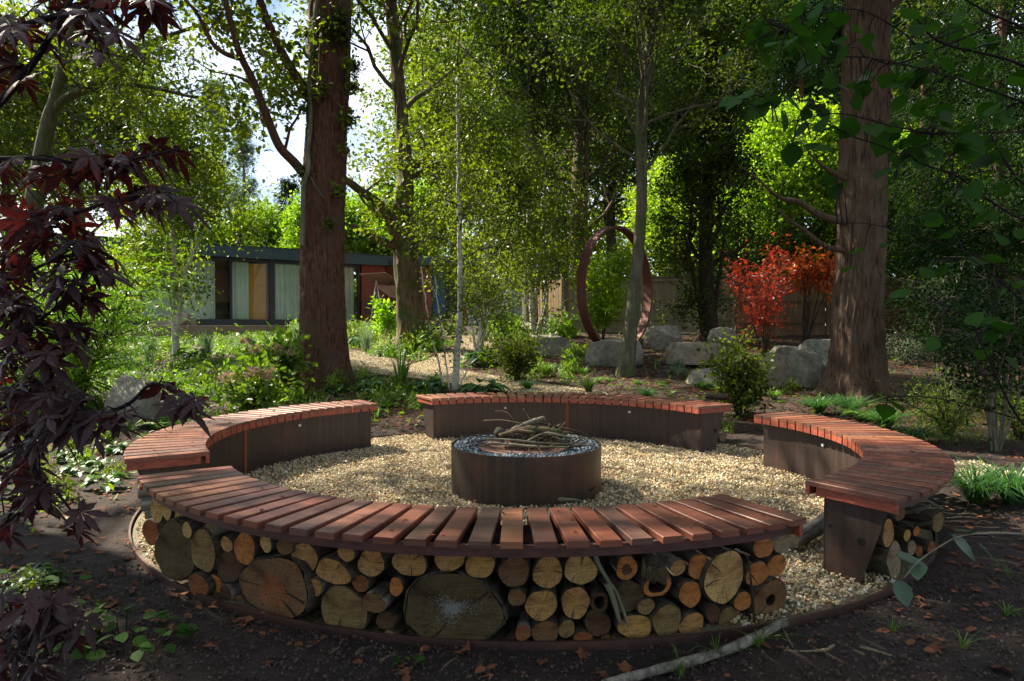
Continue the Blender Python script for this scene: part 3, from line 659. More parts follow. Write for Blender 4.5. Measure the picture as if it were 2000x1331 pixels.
# ================================================================== LOGS
TONE = {'tan': (.47, .30, .135), 'pale': (.56, .41, .19), 'golden': (.50, .33, .12), 'orange': (.50, .225, .080), 'brown': (.20, .125, .070), 'dark brown': (.10, .062, .040),
        'olive': (.24, .19, .095), 'dark olive': (.10, .085, .048), 'grey': (.30, .26, .20), 'rust': (.27, .115, .055)}
def logthing(face, axis, R, asp, Ln, tone, label, group, cracks=2, bark='log', hole=0, seed=0, heart=None, mould=False, irr=.06):
    """face: centre of the sawn end; axis: unit vector from the face into the stack"""
    r = np.random.RandomState(seed); ns = 28
    lg = empty('log', face, 0, label, 'log', group)
    z = Vector(axis).normalized(); lg.rotation_euler = z.to_track_quat('Y', 'Z').to_euler()
    th = np.arange(ns)*2*PI/ns; ph = r.rand(6)*2*PI
    o_ = 1+irr*(np.cos(2*th+ph[0])+.6*np.cos(3*th+ph[1])+.4*np.cos(5*th+ph[2])+.15*np.cos(9*th+ph[3]))
    def ring(k_, y, s=1.0, nz=0):
        o2 = o_*(1+nz*r.normal(size=ns)) if nz else o_
        return np.stack([R*asp*s*k_*o2*np.cos(th), np.full(ns, y), R*s*k_*o2*np.sin(th)], 1)
    steps = [(0.985, .0015), (1.02, .004)] + [(1.02+.02*r.normal(), y) for y in np.linspace(.03, Ln, 7)]
    V = np.concatenate([ring(k_, y, 1, .018) for k_, y in steps]); Fc = []
    for s in range(len(steps)-1):
        for q in range(ns): Fc.append((s*ns+q, s*ns+(q+1) % ns, (s+1)*ns+(q+1) % ns, (s+1)*ns+q))
    Fc.append(tuple((len(steps)-1)*ns+q for q in range(ns)))
    obj('bark', mesh(V, Fc, BK[bark], smooth=True), lg)
    rings = [.965, .7, .35]; V = [np.array([[0, -.001, 0]])]
    if hole: rings = [.965, .8, hole]; V = []
    for k_ in rings: V.append(ring(k_, -.0015*(1-k_)))
    V = np.concatenate(V); b0 = 0 if hole else 1; Fc = []
    for s in range(2):
        for q in range(ns): Fc.append((b0+s*ns+q, b0+(s+1)*ns+q, b0+(s+1)*ns+(q+1) % ns, b0+s*ns+(q+1) % ns))
    if not hole:
        for q in range(ns): Fc.append((0, 1+2*ns+(q+1) % ns, 1+2*ns+q))
    cf = obj('cut_face', mesh(V, Fc, SAWN), lg); cf.color = (*TONE[tone], 1)
    if hole:
        V2 = np.concatenate([ring(hole, 0), ring(hole*.9, .12)]); F2 = [(q, (q+1) % ns, ns+(q+1) % ns, ns+q) for q in range(ns)]+[tuple(ns+q for q in range(ns))[::-1]]
        obj('hollow', mesh(V2, F2, CRACK, smooth=True), lg)
    if heart:
        a = np.arange(20)*2*PI/20; k_ = .46*(1+.10*np.cos(3*a+1)+.07*np.cos(7*a)+.04*np.cos(11*a)); V = [(0, -.0035, -R*.1)]+[(R*asp*k_[q]*math.cos(a[q]), -.003, R*k_[q]*math.sin(a[q])-R*.1) for q in range(20)]
        h = obj('heartwood', mesh(V, [(0, (q+1) % 20+1, q+1) for q in range(20)], SAWN), lg); h.color = (*TONE[heart], 1)
    for q in range(cracks):     # drying cracks: thin dark wedges from near the rim inwards
        a = r.rand()*2*PI; w_ = .012+.028*r.rand(); L0 = .93; L1 = .25*r.rand()
        k1 = int(round(a/(2*PI)*ns)) % ns; rr1 = R*o_[k1]*L0
        c1 = np.array([math.cos(a), math.sin(a)]); t1 = np.array([-c1[1], c1[0]])
        mid = rr1*.55*c1 + t1*R*.05*r.normal()
        pts = [c1*rr1+t1*R*w_, mid+t1*R*w_*.6, c1*R*L1, mid-t1*R*w_*.6, c1*rr1-t1*R*w_]
        V = [(p_[0]*asp, -.0045, p_[1]) for p_ in pts]
        obj('crack', mesh(V, [(0, 1, 3, 4), (1, 2, 3)], CRACK), lg)
    if mould:
        n2 = 2600; a = r.rand(n2)*2*PI; d = np.abs(r.normal(size=n2))*R*(.22+.12*np.sin(3*a+1))
        C = np.stack([d*np.cos(a)*1.3, np.full(n2, -.006), d*np.sin(a)*.8+R*.05], 1)
        v, f_, t_ = leaves(C, .0055, 'rhomb', 3, up=0); v[:, 1] = -.0045-.0006*r.rand(len(v)); obj('mould_patch', mesh(v, f_, simple('white_mould', [(.3, (.13, .13, .115)), (.7, (.22, .22, .20))], ns=30, bs=0)), lg, kind='stuff')
    return lg
FL = [ # px, py, rx, ry, tone, cracks, extra
 (341, 1077, 38, 57, 'dark olive', 0, {}), (306.5, 995, 7, 25, 'pale', 0, {}), (326, 998, 5, 18, 'pale', 0, {}), (349.5, 1012.6, 8.5, 16, 'pale', 0, {}), (365, 1036, 8, 17, 'pale', 0, {}),
 (396, 1076, 22, 45, 'olive', 0, {}), (408, 1037, 10, 14, 'olive', 0, {'bark': 'pale'}), (294, 1040, 9, 26, 'rust', 0, {}),
 (442.5, 1063.6, 11, 15, 'tan', 1, {}), (477.5, 1072, 19, 32, 'orange', 1, {}), (519, 1062, 11, 19, 'pale', 0, {}), (556, 1066, 15, 19, 'brown', 0, {}), (594.5, 1089, 25, 28, 'tan', 2, {}),
 (446, 1108, 22, 33, 'dark brown', 1, {}), (387, 1145, 18, 25, 'rust', 1, {}), (420, 1142, 12.5, 20, 'orange', 1, {}), (440, 1160, 11, 16, 'dark brown', 0, {'bark': 'pale'}), (420, 1172, 11, 10, 'brown', 0, {}),
 (464, 1177, 17, 16, 'olive', 0, {}), (535, 1149, 68, 67, 'brown', 3, {'heart': 'rust', 'irr': .09}), (614, 1148, 14, 18, 'tan', 0, {'bark': 'pale'}),
 (650, 1117.5, 32, 27, 'tan', 2, {'irr': .1}), (676, 1081, 16, 17, 'tan', 0, {}), (725, 1100, 26, 28, 'tan', 3, {}), (704, 1140, 15, 18, 'rust', 1, {}), (671, 1194, 48, 47, 'olive', 1, {}),
 (730, 1179, 21, 21, 'brown', 1, {'bark': 'pale', 'irr': .1}), (773.6, 1146.6, 14, 18, 'orange', 0, {}), (753, 1213, 19, 19, 'dark brown', 0, {}), (761, 1244, 20, 12, 'olive', 0, {}),
 (800, 1099, 32, 29, 'tan', 3, {}), (878, 1091, 31, 27, 'tan', 3, {}), (938, 1103.5, 29, 28, 'golden', 0, {}), (884, 1191, 104, 70, 'dark olive', 2, {'mould': True, 'irr': .05}),
 (1004, 1117, 30, 32, 'brown', 1, {}), (1070, 1118.6, 30, 32, 'tan', 4, {}), (1134, 1113, 32, 32, 'pale', 3, {}), (1009, 1167.5, 17, 18, 'brown', 0, {}), (1057, 1182.7, 32, 31, 'tan', 3, {}),
 (1124, 1178, 30, 31, 'tan', 3, {}), (1021, 1237, 15, 16, 'rust', 0, {'bark': 'pale'}), (1000, 1253, 13, 11, 'dark brown', 0, {}), (1065, 1236, 26, 25, 'brown', 2, {}), (1107, 1229, 17, 18, 'olive', 1, {}),
 (1139, 1247, 18, 14, 'rust', 0, {}), (1168, 1219, 25, 25, 'dark brown', 1, {}), (1171, 1177, 19, 20, 'dark brown', 0, {'hole': .6}), (1184, 1249, 11, 9, 'brown', 0, {}), (1224, 1110, 21, 24, 'orange', 1, {'heart': 'dark brown'}),
 (1227, 1166, 30, 33, 'dark olive', 1, {}), (1284, 1143, 27, 25, 'orange', 0, {'hole': .66}), (1324, 1110, 15, 16, 'tan', 0, {'bark': 'pale'}), (1262, 1185, 17, 17, 'olive', 1, {}), (1241, 1225, 32, 26, 'golden', 1, {}),
 (1303, 1213, 30, 32, 'olive', 0, {}), (1364, 1107, 20, 24, 'orange', 1, {}), (1348, 1161, 22, 26, 'orange', 0, {}), (1415, 1127.5, 40, 53, 'pale', 2, {'irr': .05}), (1491, 1069, 17, 23, 'orange', 0, {}),
 (1479, 1121, 20, 24, 'orange', 2, {}), (1516, 1106, 18, 23, 'orange', 1, {}), (1450.5, 1175, 14, 20, 'orange', 1, {}), (1393, 1198, 13, 19, 'dark brown', 0, {}), (1351, 1221, 25, 23, 'tan', 2, {}),
 (1426, 1207, 28, 22, 'olive', 0, {}), (1505, 1172, 31, 40, 'brown', 1, {'hole': .28}), (1527, 1059, 17, 22, 'grey', 0, {'bark': 'pale'})]
def cyl_hit(cx, cy_, R_, px, py, near=True):
    d = ray(px, py); a = d.x**2+d.y**2; b_ = -2*(d.x*cx+d.y*cy_); c_ = cx*cx+cy_*cy_-R_*R_
    D_ = b_*b_-4*a*c_; t = (-b_-(1 if near else -1)*math.sqrt(max(D_, 0)))/(2*a); return Vector((0, 0, CH))+d*t
ORD = ['leftmost', 'second', 'third', 'fourth', 'fifth', 'sixth', 'seventh', 'eighth', 'ninth', 'tenth', 'eleventh', 'twelfth', 'thirteenth', 'fourteenth', 'fifteenth', 'sixteenth', 'seventeenth', 'eighteenth', 'nineteenth', 'twentieth', 'twenty-first', 'twenty-second', 'twenty-third', 'twenty-fourth', 'twenty-fifth', 'twenty-sixth', 'twenty-seventh', 'twenty-eighth', 'twenty-ninth', 'thirtieth']
def midline(x): # rows: top / middle / bottom, following the curve of the rim
    top = np.interp(x, [262, 400, 600, 1000, 1400, 1560], [960, 1010, 1050, 1072, 1055, 1025]); bot = np.interp(x, [262, 350, 525, 790, 1000, 1210, 1475, 1560], [1030, 1138, 1201, 1253, 1264, 1255, 1215, 1190]); return top, bot
rows = {}
for k_, (px, py, rx, ry, *_r) in enumerate(FL):
    t0, b0 = midline(px); f = (py-t0)/(b0-t0); rw = 'top' if f < .40 else ('middle' if f < .72 else 'bottom'); rows.setdefault(rw, []).append((px, k_))
pos = {}
for rw, lst in rows.items():
    lst.sort()
    for q, (px, k_) in enumerate(lst):
        fromr = len(lst)-1-q
        pos[k_] = (f'{ORD[q]} from the left' if q else 'leftmost') if q <= fromr else (f'{ORD[fromr]} from the right' if fromr else 'rightmost'); pos[k_] += f', {rw} row, nearest bench'
SPECIAL = {19: 'large split stump slice with a reddish heart under the left half of the nearest bench', 33: 'huge dark stump slice with a white mouldy patch under the nearest bench',
           0: 'very dark tall stump slice at the left end of the nearest bench', 57: 'large pale oval log end with clear rings near the right end of the nearest bench',
           65: 'brown log with a small black hollow at the lower right end of the nearest bench', 49: 'greenish dark log end behind the two loose sticks'}
fc = BC['front']
for k_, (px, py, rx, ry, tone, ck, ex) in enumerate(FL):
    rc = (2.225 if ry > 50 else 2.215 + rnd.uniform(-.015, .02)) + (.115*min(1, (470-px)/130) if px < 470 else 0)
    p = cyl_hit(*fc, rc, px, py); dist = p.y; Rv = ry/F*dist
    nrm = Vector((p.x-fc[0], p.y-fc[1], 0)).normalized(); vw = Vector((-p.x, -p.y, 0)).normalized(); cb = max(nrm.dot(vw), .05)
    if cb < .75: nrm = (nrm*cb/.75 + Vector((-.25 if p.x < 0 else .25, -1, 0))*(1-cb/.75)*1.3).normalized(); cb = nrm.dot(vw)
    asp = min(max(rx/F*dist/cb/Rv, .75), 1.5) if cb > .35 else .95
    ax = -nrm + Vector((rnd.uniform(-.10, .10), rnd.uniform(-.10, .10), rnd.uniform(-.03, .03)))
    if px < 470: ax = -nrm
    size = 'slim' if Rv < .036 else 'small' if Rv < .05 else 'medium' if Rv < .07 else 'large'
    lab = SPECIAL.get(k_) or f'{size} {tone} log end, {pos[k_]}'
    kw = dict(ex); logthing(p, ax, Rv, asp, .165 + (.02 if Rv > .1 else 0), tone, lab, 'cut logs stacked under the nearest bench', cracks=ck, seed=100+k_, **kw)
# deeper logs filling the gaps behind the front row, seen as dark bark
rc_ = BC['right']
RLG = [(1735, 1042, 15, 27, 'tan', 2, 'tan log end beside the steel end panel of the right bench', {}), (1747, 1094, 21, 37, 'grey', 2, 'large weathered grey log on the gravel below the tan log of the right bench', {'irr': .1}),
       (1772, 1046, 7, 11, 'golden', 0, 'small yellow log end in the middle of the right bench stack', {}), (1758, 1003, 9, 15, 'brown', 0, 'brown log end just under the corner of the right bench', {'bark': 'pale'}),
       (1781, 1070, 8, 14, 'grey', 0, 'grey oval log end right of the large weathered log', {}), (1795, 1077, 5, 12, 'rust', 0, 'narrow reddish log end near the edging under the right bench', {}),
       (1806, 1083, 5, 15, 'tan', 0, 'narrow tan log end touching the steel edging under the right bench', {}), (1820, 1072, 5, 15, 'rust', 0, 'rusty coloured split log last but one under the right bench', {}),
       (1832, 1020, 5, 20, 'olive', 0, 'tall split log end farthest right under the right bench', {}), (1817, 1012, 4, 14, 'tan', 0, 'pale split log end below the bundle of sticks', {}), (1790, 1038, 6, 10, 'orange', 0, 'small orange log end among the sticks under the right bench', {})]
for k_, (px, py, rx, ry, tone, ck, lab, ex) in enumerate(RLG):
    d_ = ray(px, py); per = abs(d_.x*rc_[1]-d_.y*rc_[0])/math.hypot(d_.x, d_.y); p = cyl_hit(*rc_, max(2.27, per+.012), px, py)
    if not (1 < p.y < 8): continue
    nrm = Vector((p.x-rc_[0], p.y-rc_[1], 0)).normalized(); Rv = ry/F*p.y
    if k_ > 1: nrm = (nrm*.6+Vector((-.1, -1, 0))*.45).normalized()
    logthing(p, -nrm, Rv, .95, .19, tone, lab, 'cut logs stacked under the right bench', cracks=ck, seed=300+k_, **ex)
r = np.random.RandomState(21)
BUND = [f'{a_} branch in the bundle {b_} under the right bench' for a_ in ('pale lichened', 'dark wet', 'thin brown', 'thick blackish', 'crooked grey') for b_ in ('nearest the bench corner', 'in the middle', 'farthest along')]
for k_ in range(14):  # bundle of thin branches under the right bench
    px = 1775+r.rand()*75; py = 975+r.rand()*45-(px-1800)*.1; p = cyl_hit(*rc_, 2.26, px, py); nrm = Vector((p.x-rc_[0], p.y-rc_[1], 0)).normalized()
    pk = r.uniform(.0, .11); q1 = np.array(p)+np.array([pk*nrm.x, pk*nrm.y, r.normal()*.02])+r.normal(size=3)*.025; q0 = np.array(p)-np.array([.20*nrm.x, .20*nrm.y, -.05*r.normal()]); md = (q0+q1)/2+r.normal(size=3)*.012
    C = smooth_path([q0, md+r.normal(size=3)*.015, q1], 4); mb = MB(); mb.tube(C-C[0], .006+.010*r.rand()**2, 7); obj('branch_offcut', mb.mesh(BK['log' if k_ % 3 else 'pale'], True), loc=C[0], label=BUND[k_], cat='stick', group='bundle of branches under the right bench')
# logs behind the left bench end, and the ones seen through gaps
for px, py, ry, lab in ((276, 985, 15, 'grey log end showing left of the nearest bench, just under its far corner'), (270, 962, 12, 'upper grey log poking out under the near end of the left bench'), (283, 1003, 11, 'lowest grey log at the near end of the left bench')):
    p = at(px, py, 3.95); logthing(p, Vector((.75, .35, 0)), ry/F*p.y, 1, .3, 'grey', lab, 'logs under the left bench', cracks=0, bark='pale', seed=int(px))
# logs glimpsed at the end of the back bench
p = gnd(1412, 868); logthing((p.x, p.y, .06), Vector((-.4, .7, 0)), .055, 1, .3, 'grey', 'grey round log on the gravel behind the right end of the farthest bench', None, cracks=0, bark='pale', seed=77)
p = gnd(1413, 812); logthing((p.x-.02, p.y-.3, .33), Vector((-.8, .5, 0)), .045, 1, .3, 'rust', 'orange log end tucked under the right end of the farthest bench', None, cracks=0, seed=78)
# grey log lying on the gravel beyond the right end of the nearest bench
p = gnd(1545, 1085); lgt = logthing((p.x, p.y, .05), Vector((.75, .66, .05)), .045, 1, .42, 'grey', 'grey barked log lying on the gravel between the nearest and right benches', None, cracks=1, bark='pale', seed=71)
# frayed stub
p = cyl_hit(*fc, 2.23, 1281, 1112); r = np.random.RandomState(31); st = empty('frayed_stub', p, 0, 'frayed tan broken branch stub above the hollow orange log', 'branch')
tb = []
for q in range(90):
    a = r.rand()*PI+PI*.05; rr_ = .05*math.sqrt(r.rand()); x0 = rr_*math.cos(a)*1.1; z0 = -rr_*math.sin(a)*.7
    tb.append((np.array([[x0*.6, .10, z0*.5+.02], [x0, .01, z0], [x0*1.2+r.normal()*.004, -.03-.015*r.rand(), z0*1.3-.008]]), np.array([.004, .003, .001]), 4))
obj('fibres', tubes_mesh(tb, BK['tan']), st); mb = MB(); mb.tube([(0, .02, .0), (0, .16, .02)], [.036, .04], 12); obj('bark', mb.mesh(BK['log'], True), st)
# loose sticks leaning against the log stack
def stick(pts, rad, bk, lab, grp=None, name='stick', cat='stick', taper=.5, side=None):
    C = smooth_path([np.array(q, float) for q in pts], 6); b0 = C[0].copy(); C = C-b0
    rr_ = rad*(1-taper*np.linspace(0, 1, len(C)))*(1+.06*RS.normal(size=len(C))); mb = MB(); mb.tube(C, rr_, 9)
    for i0, dv, l in (side or []):
        mb.tube([C[i0], C[i0]+np.array(dv)*l*.5+np.array([0, 0, .003]), C[i0]+np.array(dv)*l], [rad*.5, rad*.4, rad*.2], 6)
    return obj(name, mb.mesh(BK[bk], True), loc=b0, label=lab, cat=cat, group=grp)
f_ = lambda px, py, rr=2.26: np.array(cyl_hit(*fc, rr, px, py))
stick([f_(1160, 1072), f_(1168, 1100), f_(1188, 1135), f_(1205, 1160), f_(1228, 1224)], .010, 'grey', 'long loose stick leaning across the stack, right one of the pair', 'pair of loose sticks on the log stack')
stick([f_(1186, 1140, 2.265), f_(1196, 1165, 2.265), f_(1212, 1220, 2.265)], .015, 'grey', 'shorter thicker stick leaning at the left of the pair', 'pair of loose sticks on the log stack')
stick([gnd(1474, 1228)+Vector((0, 0, .0)), f_(1470, 1170, 2.3), f_(1465, 1120, 2.3), f_(1460, 1085, 2.28)], .007, 'dark', 'thin upright twig standing against the orange logs at the right', side=[(12, (.4, -.1, -.6), .07), (16, (-.5, 0, .8), .04)])
g_ = lambda px, py, h: np.array(gnd(px, py))+np.array([0, 0, h])
stick([g_(1532, 1226, .022), g_(1470, 1262, .022), g_(1400, 1290, .02), g_(1300, 1318, .022), g_(1180, 1352, .02)], .021, 'pale', 'thick silvery fallen branch on the dark soil in front of the benches', name='fallen_branch', cat='branch', taper=.15)
stick([g_(1628, 1267, .008), g_(1610, 1275, .008), g_(1570, 1279, .006), g_(1530, 1276, .006)], .007, 'tan', 'curved pale twig on the soil right of the fallen branch', name='fallen_twig', cat='twig')
stick([g_(1530, 1236, .01), g_(1545, 1262, .006), g_(1569, 1298, .004)], .004, 'tan', 'thin straight twig crossing the curved twig on the soil', name='fallen_twig', cat='twig')
stick([g_(1680, 1268, .006), g_(1705, 1277, .008), g_(1742, 1287, .005)], .009, 'tan', 'flat orange brown sliver of wood on the soil at right', name='wood_sliver', cat='wood')
stick([np.array(at(1094, 976, 4.1)), np.array(gnd(1130, 992))+np.array([0, 0, .05]), np.array(gnd(1180, 1000))+np.array([0, 0, .02])], .012, 'grey', 'grey stick on the gravel between fire pit and nearest bench')

# ================================================================== BOULDERS
def boulder(px, pb, wpx, hpx, lab, mat, seed, dep=.75, cuts=9, top=None):
    """px: centre x, pb: base y, sizes in pixels of the photograph; real size follows from the distance"""
    r = np.random.RandomState(seed); g = gnd(px, pb); d = g.y + .15; s = d/F*1.08; w_, h_ = wpx*s, hpx*s
    bm = bmesh.new(); bmesh.ops.create_icosphere(bm, subdivisions=4, radius=1.0)
    nrm = unit(r.normal(size=(cuts, 3))*np.array([1, 1, .8])); nrm = np.concatenate([nrm, [[0, .1, 1], [0, 0, -1], [1, .1, .15], [-1, .1, .2], [0, -1, .25]]]); nrm = unit(nrm + r.normal(size=nrm.shape)*.12)
    off = .50+.36*r.rand(len(nrm)); V = np.array([v.co[:] for v in bm.verts])
    for q in range(2):
        for n_, o_ in zip(nrm, off):
            dd = V@n_-o_; V = V - np.outer(np.clip(dd, 0, None), n_)
    V /= np.abs(V).max(0)
    n1 = np.sin(V@(r.normal(size=3)*5)+1)*np.sin(V@(r.normal(size=3)*6))*.025 + np.sin(V@(r.normal(size=3)*14))*np.sin(V@(r.normal(size=3)*13))*.012
    V = V*(1+n1[:, None]) + r.normal(size=V.shape)*.004
    if top is not None: V[:, 2] += top*V[:, 0]*np.clip(V[:, 2]+.4, 0, None)
    V = V*np.array([w_/2, w_/2*dep, h_/2*1.12]); V[:, 2] += h_/2*.92
    for v, c in zip(bm.verts, V): v.co = c
    me = bpy.data.meshes.new('boulder'); bm.to_mesh(me); bm.free(); me.polygons.foreach_set('use_smooth', np.full(len(me.polygons), False)); me.materials.append(mat)
    o = obj('boulder', me, loc=(g.x, g.y+w_/2*dep*.6, g.z-.02), rot=(0, 0, r.uniform(-.3, .3)), label=lab, cat='boulder', group='granite boulders in the garden beds')
    return o
boulder(248, 832, 98, 100, 'tall light grey boulder behind the left bench, half hidden by maple leaves', STONE, 1, .8, top=-.25)
boulder(328, 656, 92, 42, 'flat pale boulder beside the decking at the foot of the white birch', STONE2, 2)
boulder(1042, 659, 54, 27, 'small grey boulder in front of the birch clump by the fence', STONE, 3)
boulder(1076, 697, 92, 40, 'wide flat topped boulder left of the steel ring', STONE, 4, .6)
boulder(1204, 718, 110, 62, 'big blocky boulder in front of the steel ring', STONE, 5, .6, 6)
boulder(1298, 684, 76, 50, 'dark wedge shaped boulder just right of the steel ring', STONE, 6, .7, top=.15)
boulder(1362, 714, 126, 42, 'long brownish boulder resting on a thin pale slab', STONE2, 7, .6)
boulder(1408, 684, 64, 42, 'upright triangular boulder behind the long brownish boulder', STONE, 8, .7, top=.2)
boulder(1400, 756, 112, 40, 'low grey boulder in front of the long brownish boulder', STONE, 9, .6)
boulder(1522, 755, 84, 66, 'squat mossy boulder behind the black spotlight', STONE2, 10, .7, top=-.1)
boulder(1573, 757, 62, 66, 'pale leaning slab of rock next to the great right trunk', STONE, 11, .5, 5, top=-.1)
boulder(1540, 702, 60, 25, 'small grey boulder behind the squat mossy one', STONE, 12)
boulder(1596, 720, 66, 56, 'pointed boulder half hidden by the great right trunk', STONE, 13, .7, top=.1)
g = gnd(1410, 716); mb = MB(); R_ = [[1, 0, 0], [0, 1, 0], [0, 0, 1]]; mb.box((0, 0, .05), (1.75, .42, .05), R_); obj('stone_slab', mb.mesh(STONE2), loc=g, rot=(0, .02, -.04), label='thin pale stone slab lying below the long brownish boulder', cat='slab')

# ================================================================== STEEL RING
g = gnd(1203, 688); Yr = 16.2; c0 = at(1205, 566, Yr); Rr = 1.49; ph = math.radians(49)
u = np.array([math.cos(ph), math.sin(ph), 0]); ax_ = np.array([-math.sin(ph), math.cos(ph), 0]); V = []; n_ = 120
for q in range(n_):
    a = 2*PI*q/n_; e = u*math.cos(a)+np.array([0, 0, 1])*math.sin(a)
    for rr_, w_ in ((Rr, -.11), (Rr, .11), (Rr-.05, .11), (Rr-.05, -.11)): V.append(e*rr_+ax_*w_)
Fc = [(q*4+s, q*4+(s+1) % 4, ((q+1) % n_)*4+(s+1) % 4, ((q+1) % n_)*4+s) for q in range(n_) for s in range(4)]
obj('ring_sculpture', mesh(V, Fc, RINGST), loc=c0, label='tall rust red steel ring standing upright behind the boulders', cat='sculpture')

# ================================================================== GARDEN HOUSE
hd = np.array([.810, .587, 0]); hn = np.array([hd[1], -hd[0], 0])    # along the facade, and outwards to the garden
H0 = np.array([-9.70, 24.70, 0]); ang = math.atan2(hd[1], hd[0]); ZF = 1.40; ZT = 1.2577+2.835
hs = empty('garden_house', (H0[0], H0[1], ZF), ang, 'low flat roofed garden house with navy fascia, glass doors and brick end', 'house')
def hb(name, x0, x1, y0, y1, z0, z1, mat, par=None, **kw):   # x along the facade, y back into the house
    mb = MB(); mb.box(((x0+x1)/2, (y0+y1)/2, (z0+z1)/2), (x1-x0, y1-y0, z1-z0)); return obj(name, mb.mesh(mat), par or hs, **kw)
HT = ZT-ZF
HW = 5.55
roof = hb('roof', -6.2, HW, -.35, 6, HT-.40, HT, NAVY)
hb('roof_trim', -6.22, HW+.02, -.37, 6.02, HT+.002, HT+.03, ANTH, roof)
hb('floor', -6.2, 4.2, .05, 5.9, -.02, .04, INT); hb('back_wall', -6.2, 4.3, 5.0, 5.1, .04, HT-.41, INT); hb('side_wall', -6.25, -6.15, .1, 5, .04, HT-.41, INT)
hb('ceiling', -6.1, 4.2, .1, 4.95, HT-.46, HT-.41, INT)
hb('sill', -6.2, 4.6, -.02, .16, -.16, .09, ANTH)
hb('brick_pier', 4.55, HW, .0, .35, -.1, HT-.41, BRICKM)
for x in (-4.4, -2.2, -.42, 1.02, 4.42):
    w_ = .20 if x == 1.02 else .07
    hb('door_frame', x-w_/2, x+w_/2, 0, .14, .09, HT-.41, ANTH)
hb('door_frame', -6.2, 4.45, .01, .13, HT-.50, HT-.405, ANTH)
for x0, x1 in ((-6.1, -4.44), (-4.36, -2.24), (-2.16, -.46), (-.38, .91), (1.13, 4.37)):
    hb('window_pane', x0, x1, .06, .075, .092, HT-.502, GLASS)
def curtain(x0, x1, y, mat, par, amp=.035, wl_=.16, lab=None):
    n_ = int((x1-x0)/.02); V = []; 
    for q in range(n_+1):
        x = x0+(x1-x0)*q/n_; a = amp*(math.sin(x*2*PI/wl_)+.5*math.sin(x*2*PI/wl_*.37+1)); V += [(x, y+a, .10), (x, y+a*.8, HT-.52)]
    return obj('curtain', mesh(V, [(2*q, 2*q+2, 2*q+3, 2*q+1) for q in range(n_)], mat, smooth=True), par)
curtain(-3.2, -.9, .3, CURT, hs); curtain(-.33, .25, .22, CURT, hs); curtain(1.16, 4.3, .22, CURT, hs)
hb('orange_panel', .27, .86, .20, .24, .1, HT-.55, ORNG)
# furniture in the room: a dark sofa and a turquoise chair, seen through the panes
mb = MB(); mb.box((-.1, 1.3, .26), (1.5, .7, .42)); mb.box((-.1, 1.7, .5), (1.5, .15, .5)); obj('sofa', mb.mesh(BLACK), hs)
fl = empty('flue', (H0[0]+hd[0]*.15+hn[0]*-1.2, H0[1]+hd[1]*.15+1.0, ZT), 0, 'short dark ribbed chimney flue on the flat roof', 'flue')
mb = MB(); mb.tube([(0, 0, 0), (0, 0, .62)], .10, 16); obj('pipe', mb.mesh(ANTH, True), fl)
mb = MB()
for z in (.12, .26, .40, .56): mb.tube([(0, 0, z), (0, 0, z+.05)], .14, 16)
obj('collar', mb.mesh(ANTH, True), fl)
# decking
dk = empty('deck', (H0[0], H0[1], 0), ang, 'pale wooden decking in front of the glass doors', 'deck')
zt = ZF-.12
pl = MB(); pl.box((0, 0, 0), (10.6, .14, .03)); plm = pl.mesh(DECK)
for q in range(16): o = obj('deck_board', plm, dk, loc=(-.9, -.12-.147*q, zt-.015))
mb = MB(); mb.box((-.9, -2.48, zt-.20), (10.6, .04, .36)); obj('deck_riser', mb.mesh(simple('deck_riser_wood', [(.3, (.22, .14, .10)), (.7, (.34, .23, .17))], (1, 1, 8), 2)), dk)
mb = MB(); mb.box((-.9, -1.25, zt-.2), (10.4, 2.4, .3)); obj('deck_base', mb.mesh(INT), dk)
# brick wing with a blue door, parallel to the fence
bwY = 28.4; x0, x1 = at(762, 600, bwY).x, at(922, 600, bwY).x
bw = empty('brick_wing', (x0, bwY, ZF), 0, 'red brick wing with a blue door behind the birch stems', 'building')
def wb(name, xa, xb, ya, yb, za, zb, mat, par=None):
    mb = MB(); mb.box(((xa+xb)/2, (ya+yb)/2, (za+zb)/2), (xb-xa, yb-ya, zb-za)); return obj(name, mb.mesh(mat), par or bw)
Wd = x1-x0; dx0, dx1 = at(843, 600, bwY).x-x0, at(898, 600, bwY).x-x0
wb('wall', -.6, dx0, 0, 3, -.2, 2.35, BRICKM); wb('wall', dx1, Wd, 0, 3, -.2, 2.35, BRICKM); wb('wall', dx0, dx1, .3, 3, -.2, 2.35, INT)
wb('door', dx0+.02, dx0+.55, .10, .15, .05, 2.3, BLUED); wb('window_pane', dx0+.6, dx1-.03, .10, .12, .3, 2.3, BLACK); wb('door_frame', dx0+.55, dx0+.6, .07, .16, .05, 2.3, ANTH)
rf = wb('roof', -.6, Wd+.3, -.3, 3.2, 2.352, 2.72, NAVY); wb('step', dx0-1.2, dx1, -.8, -.01, -.05, .1, PINK)
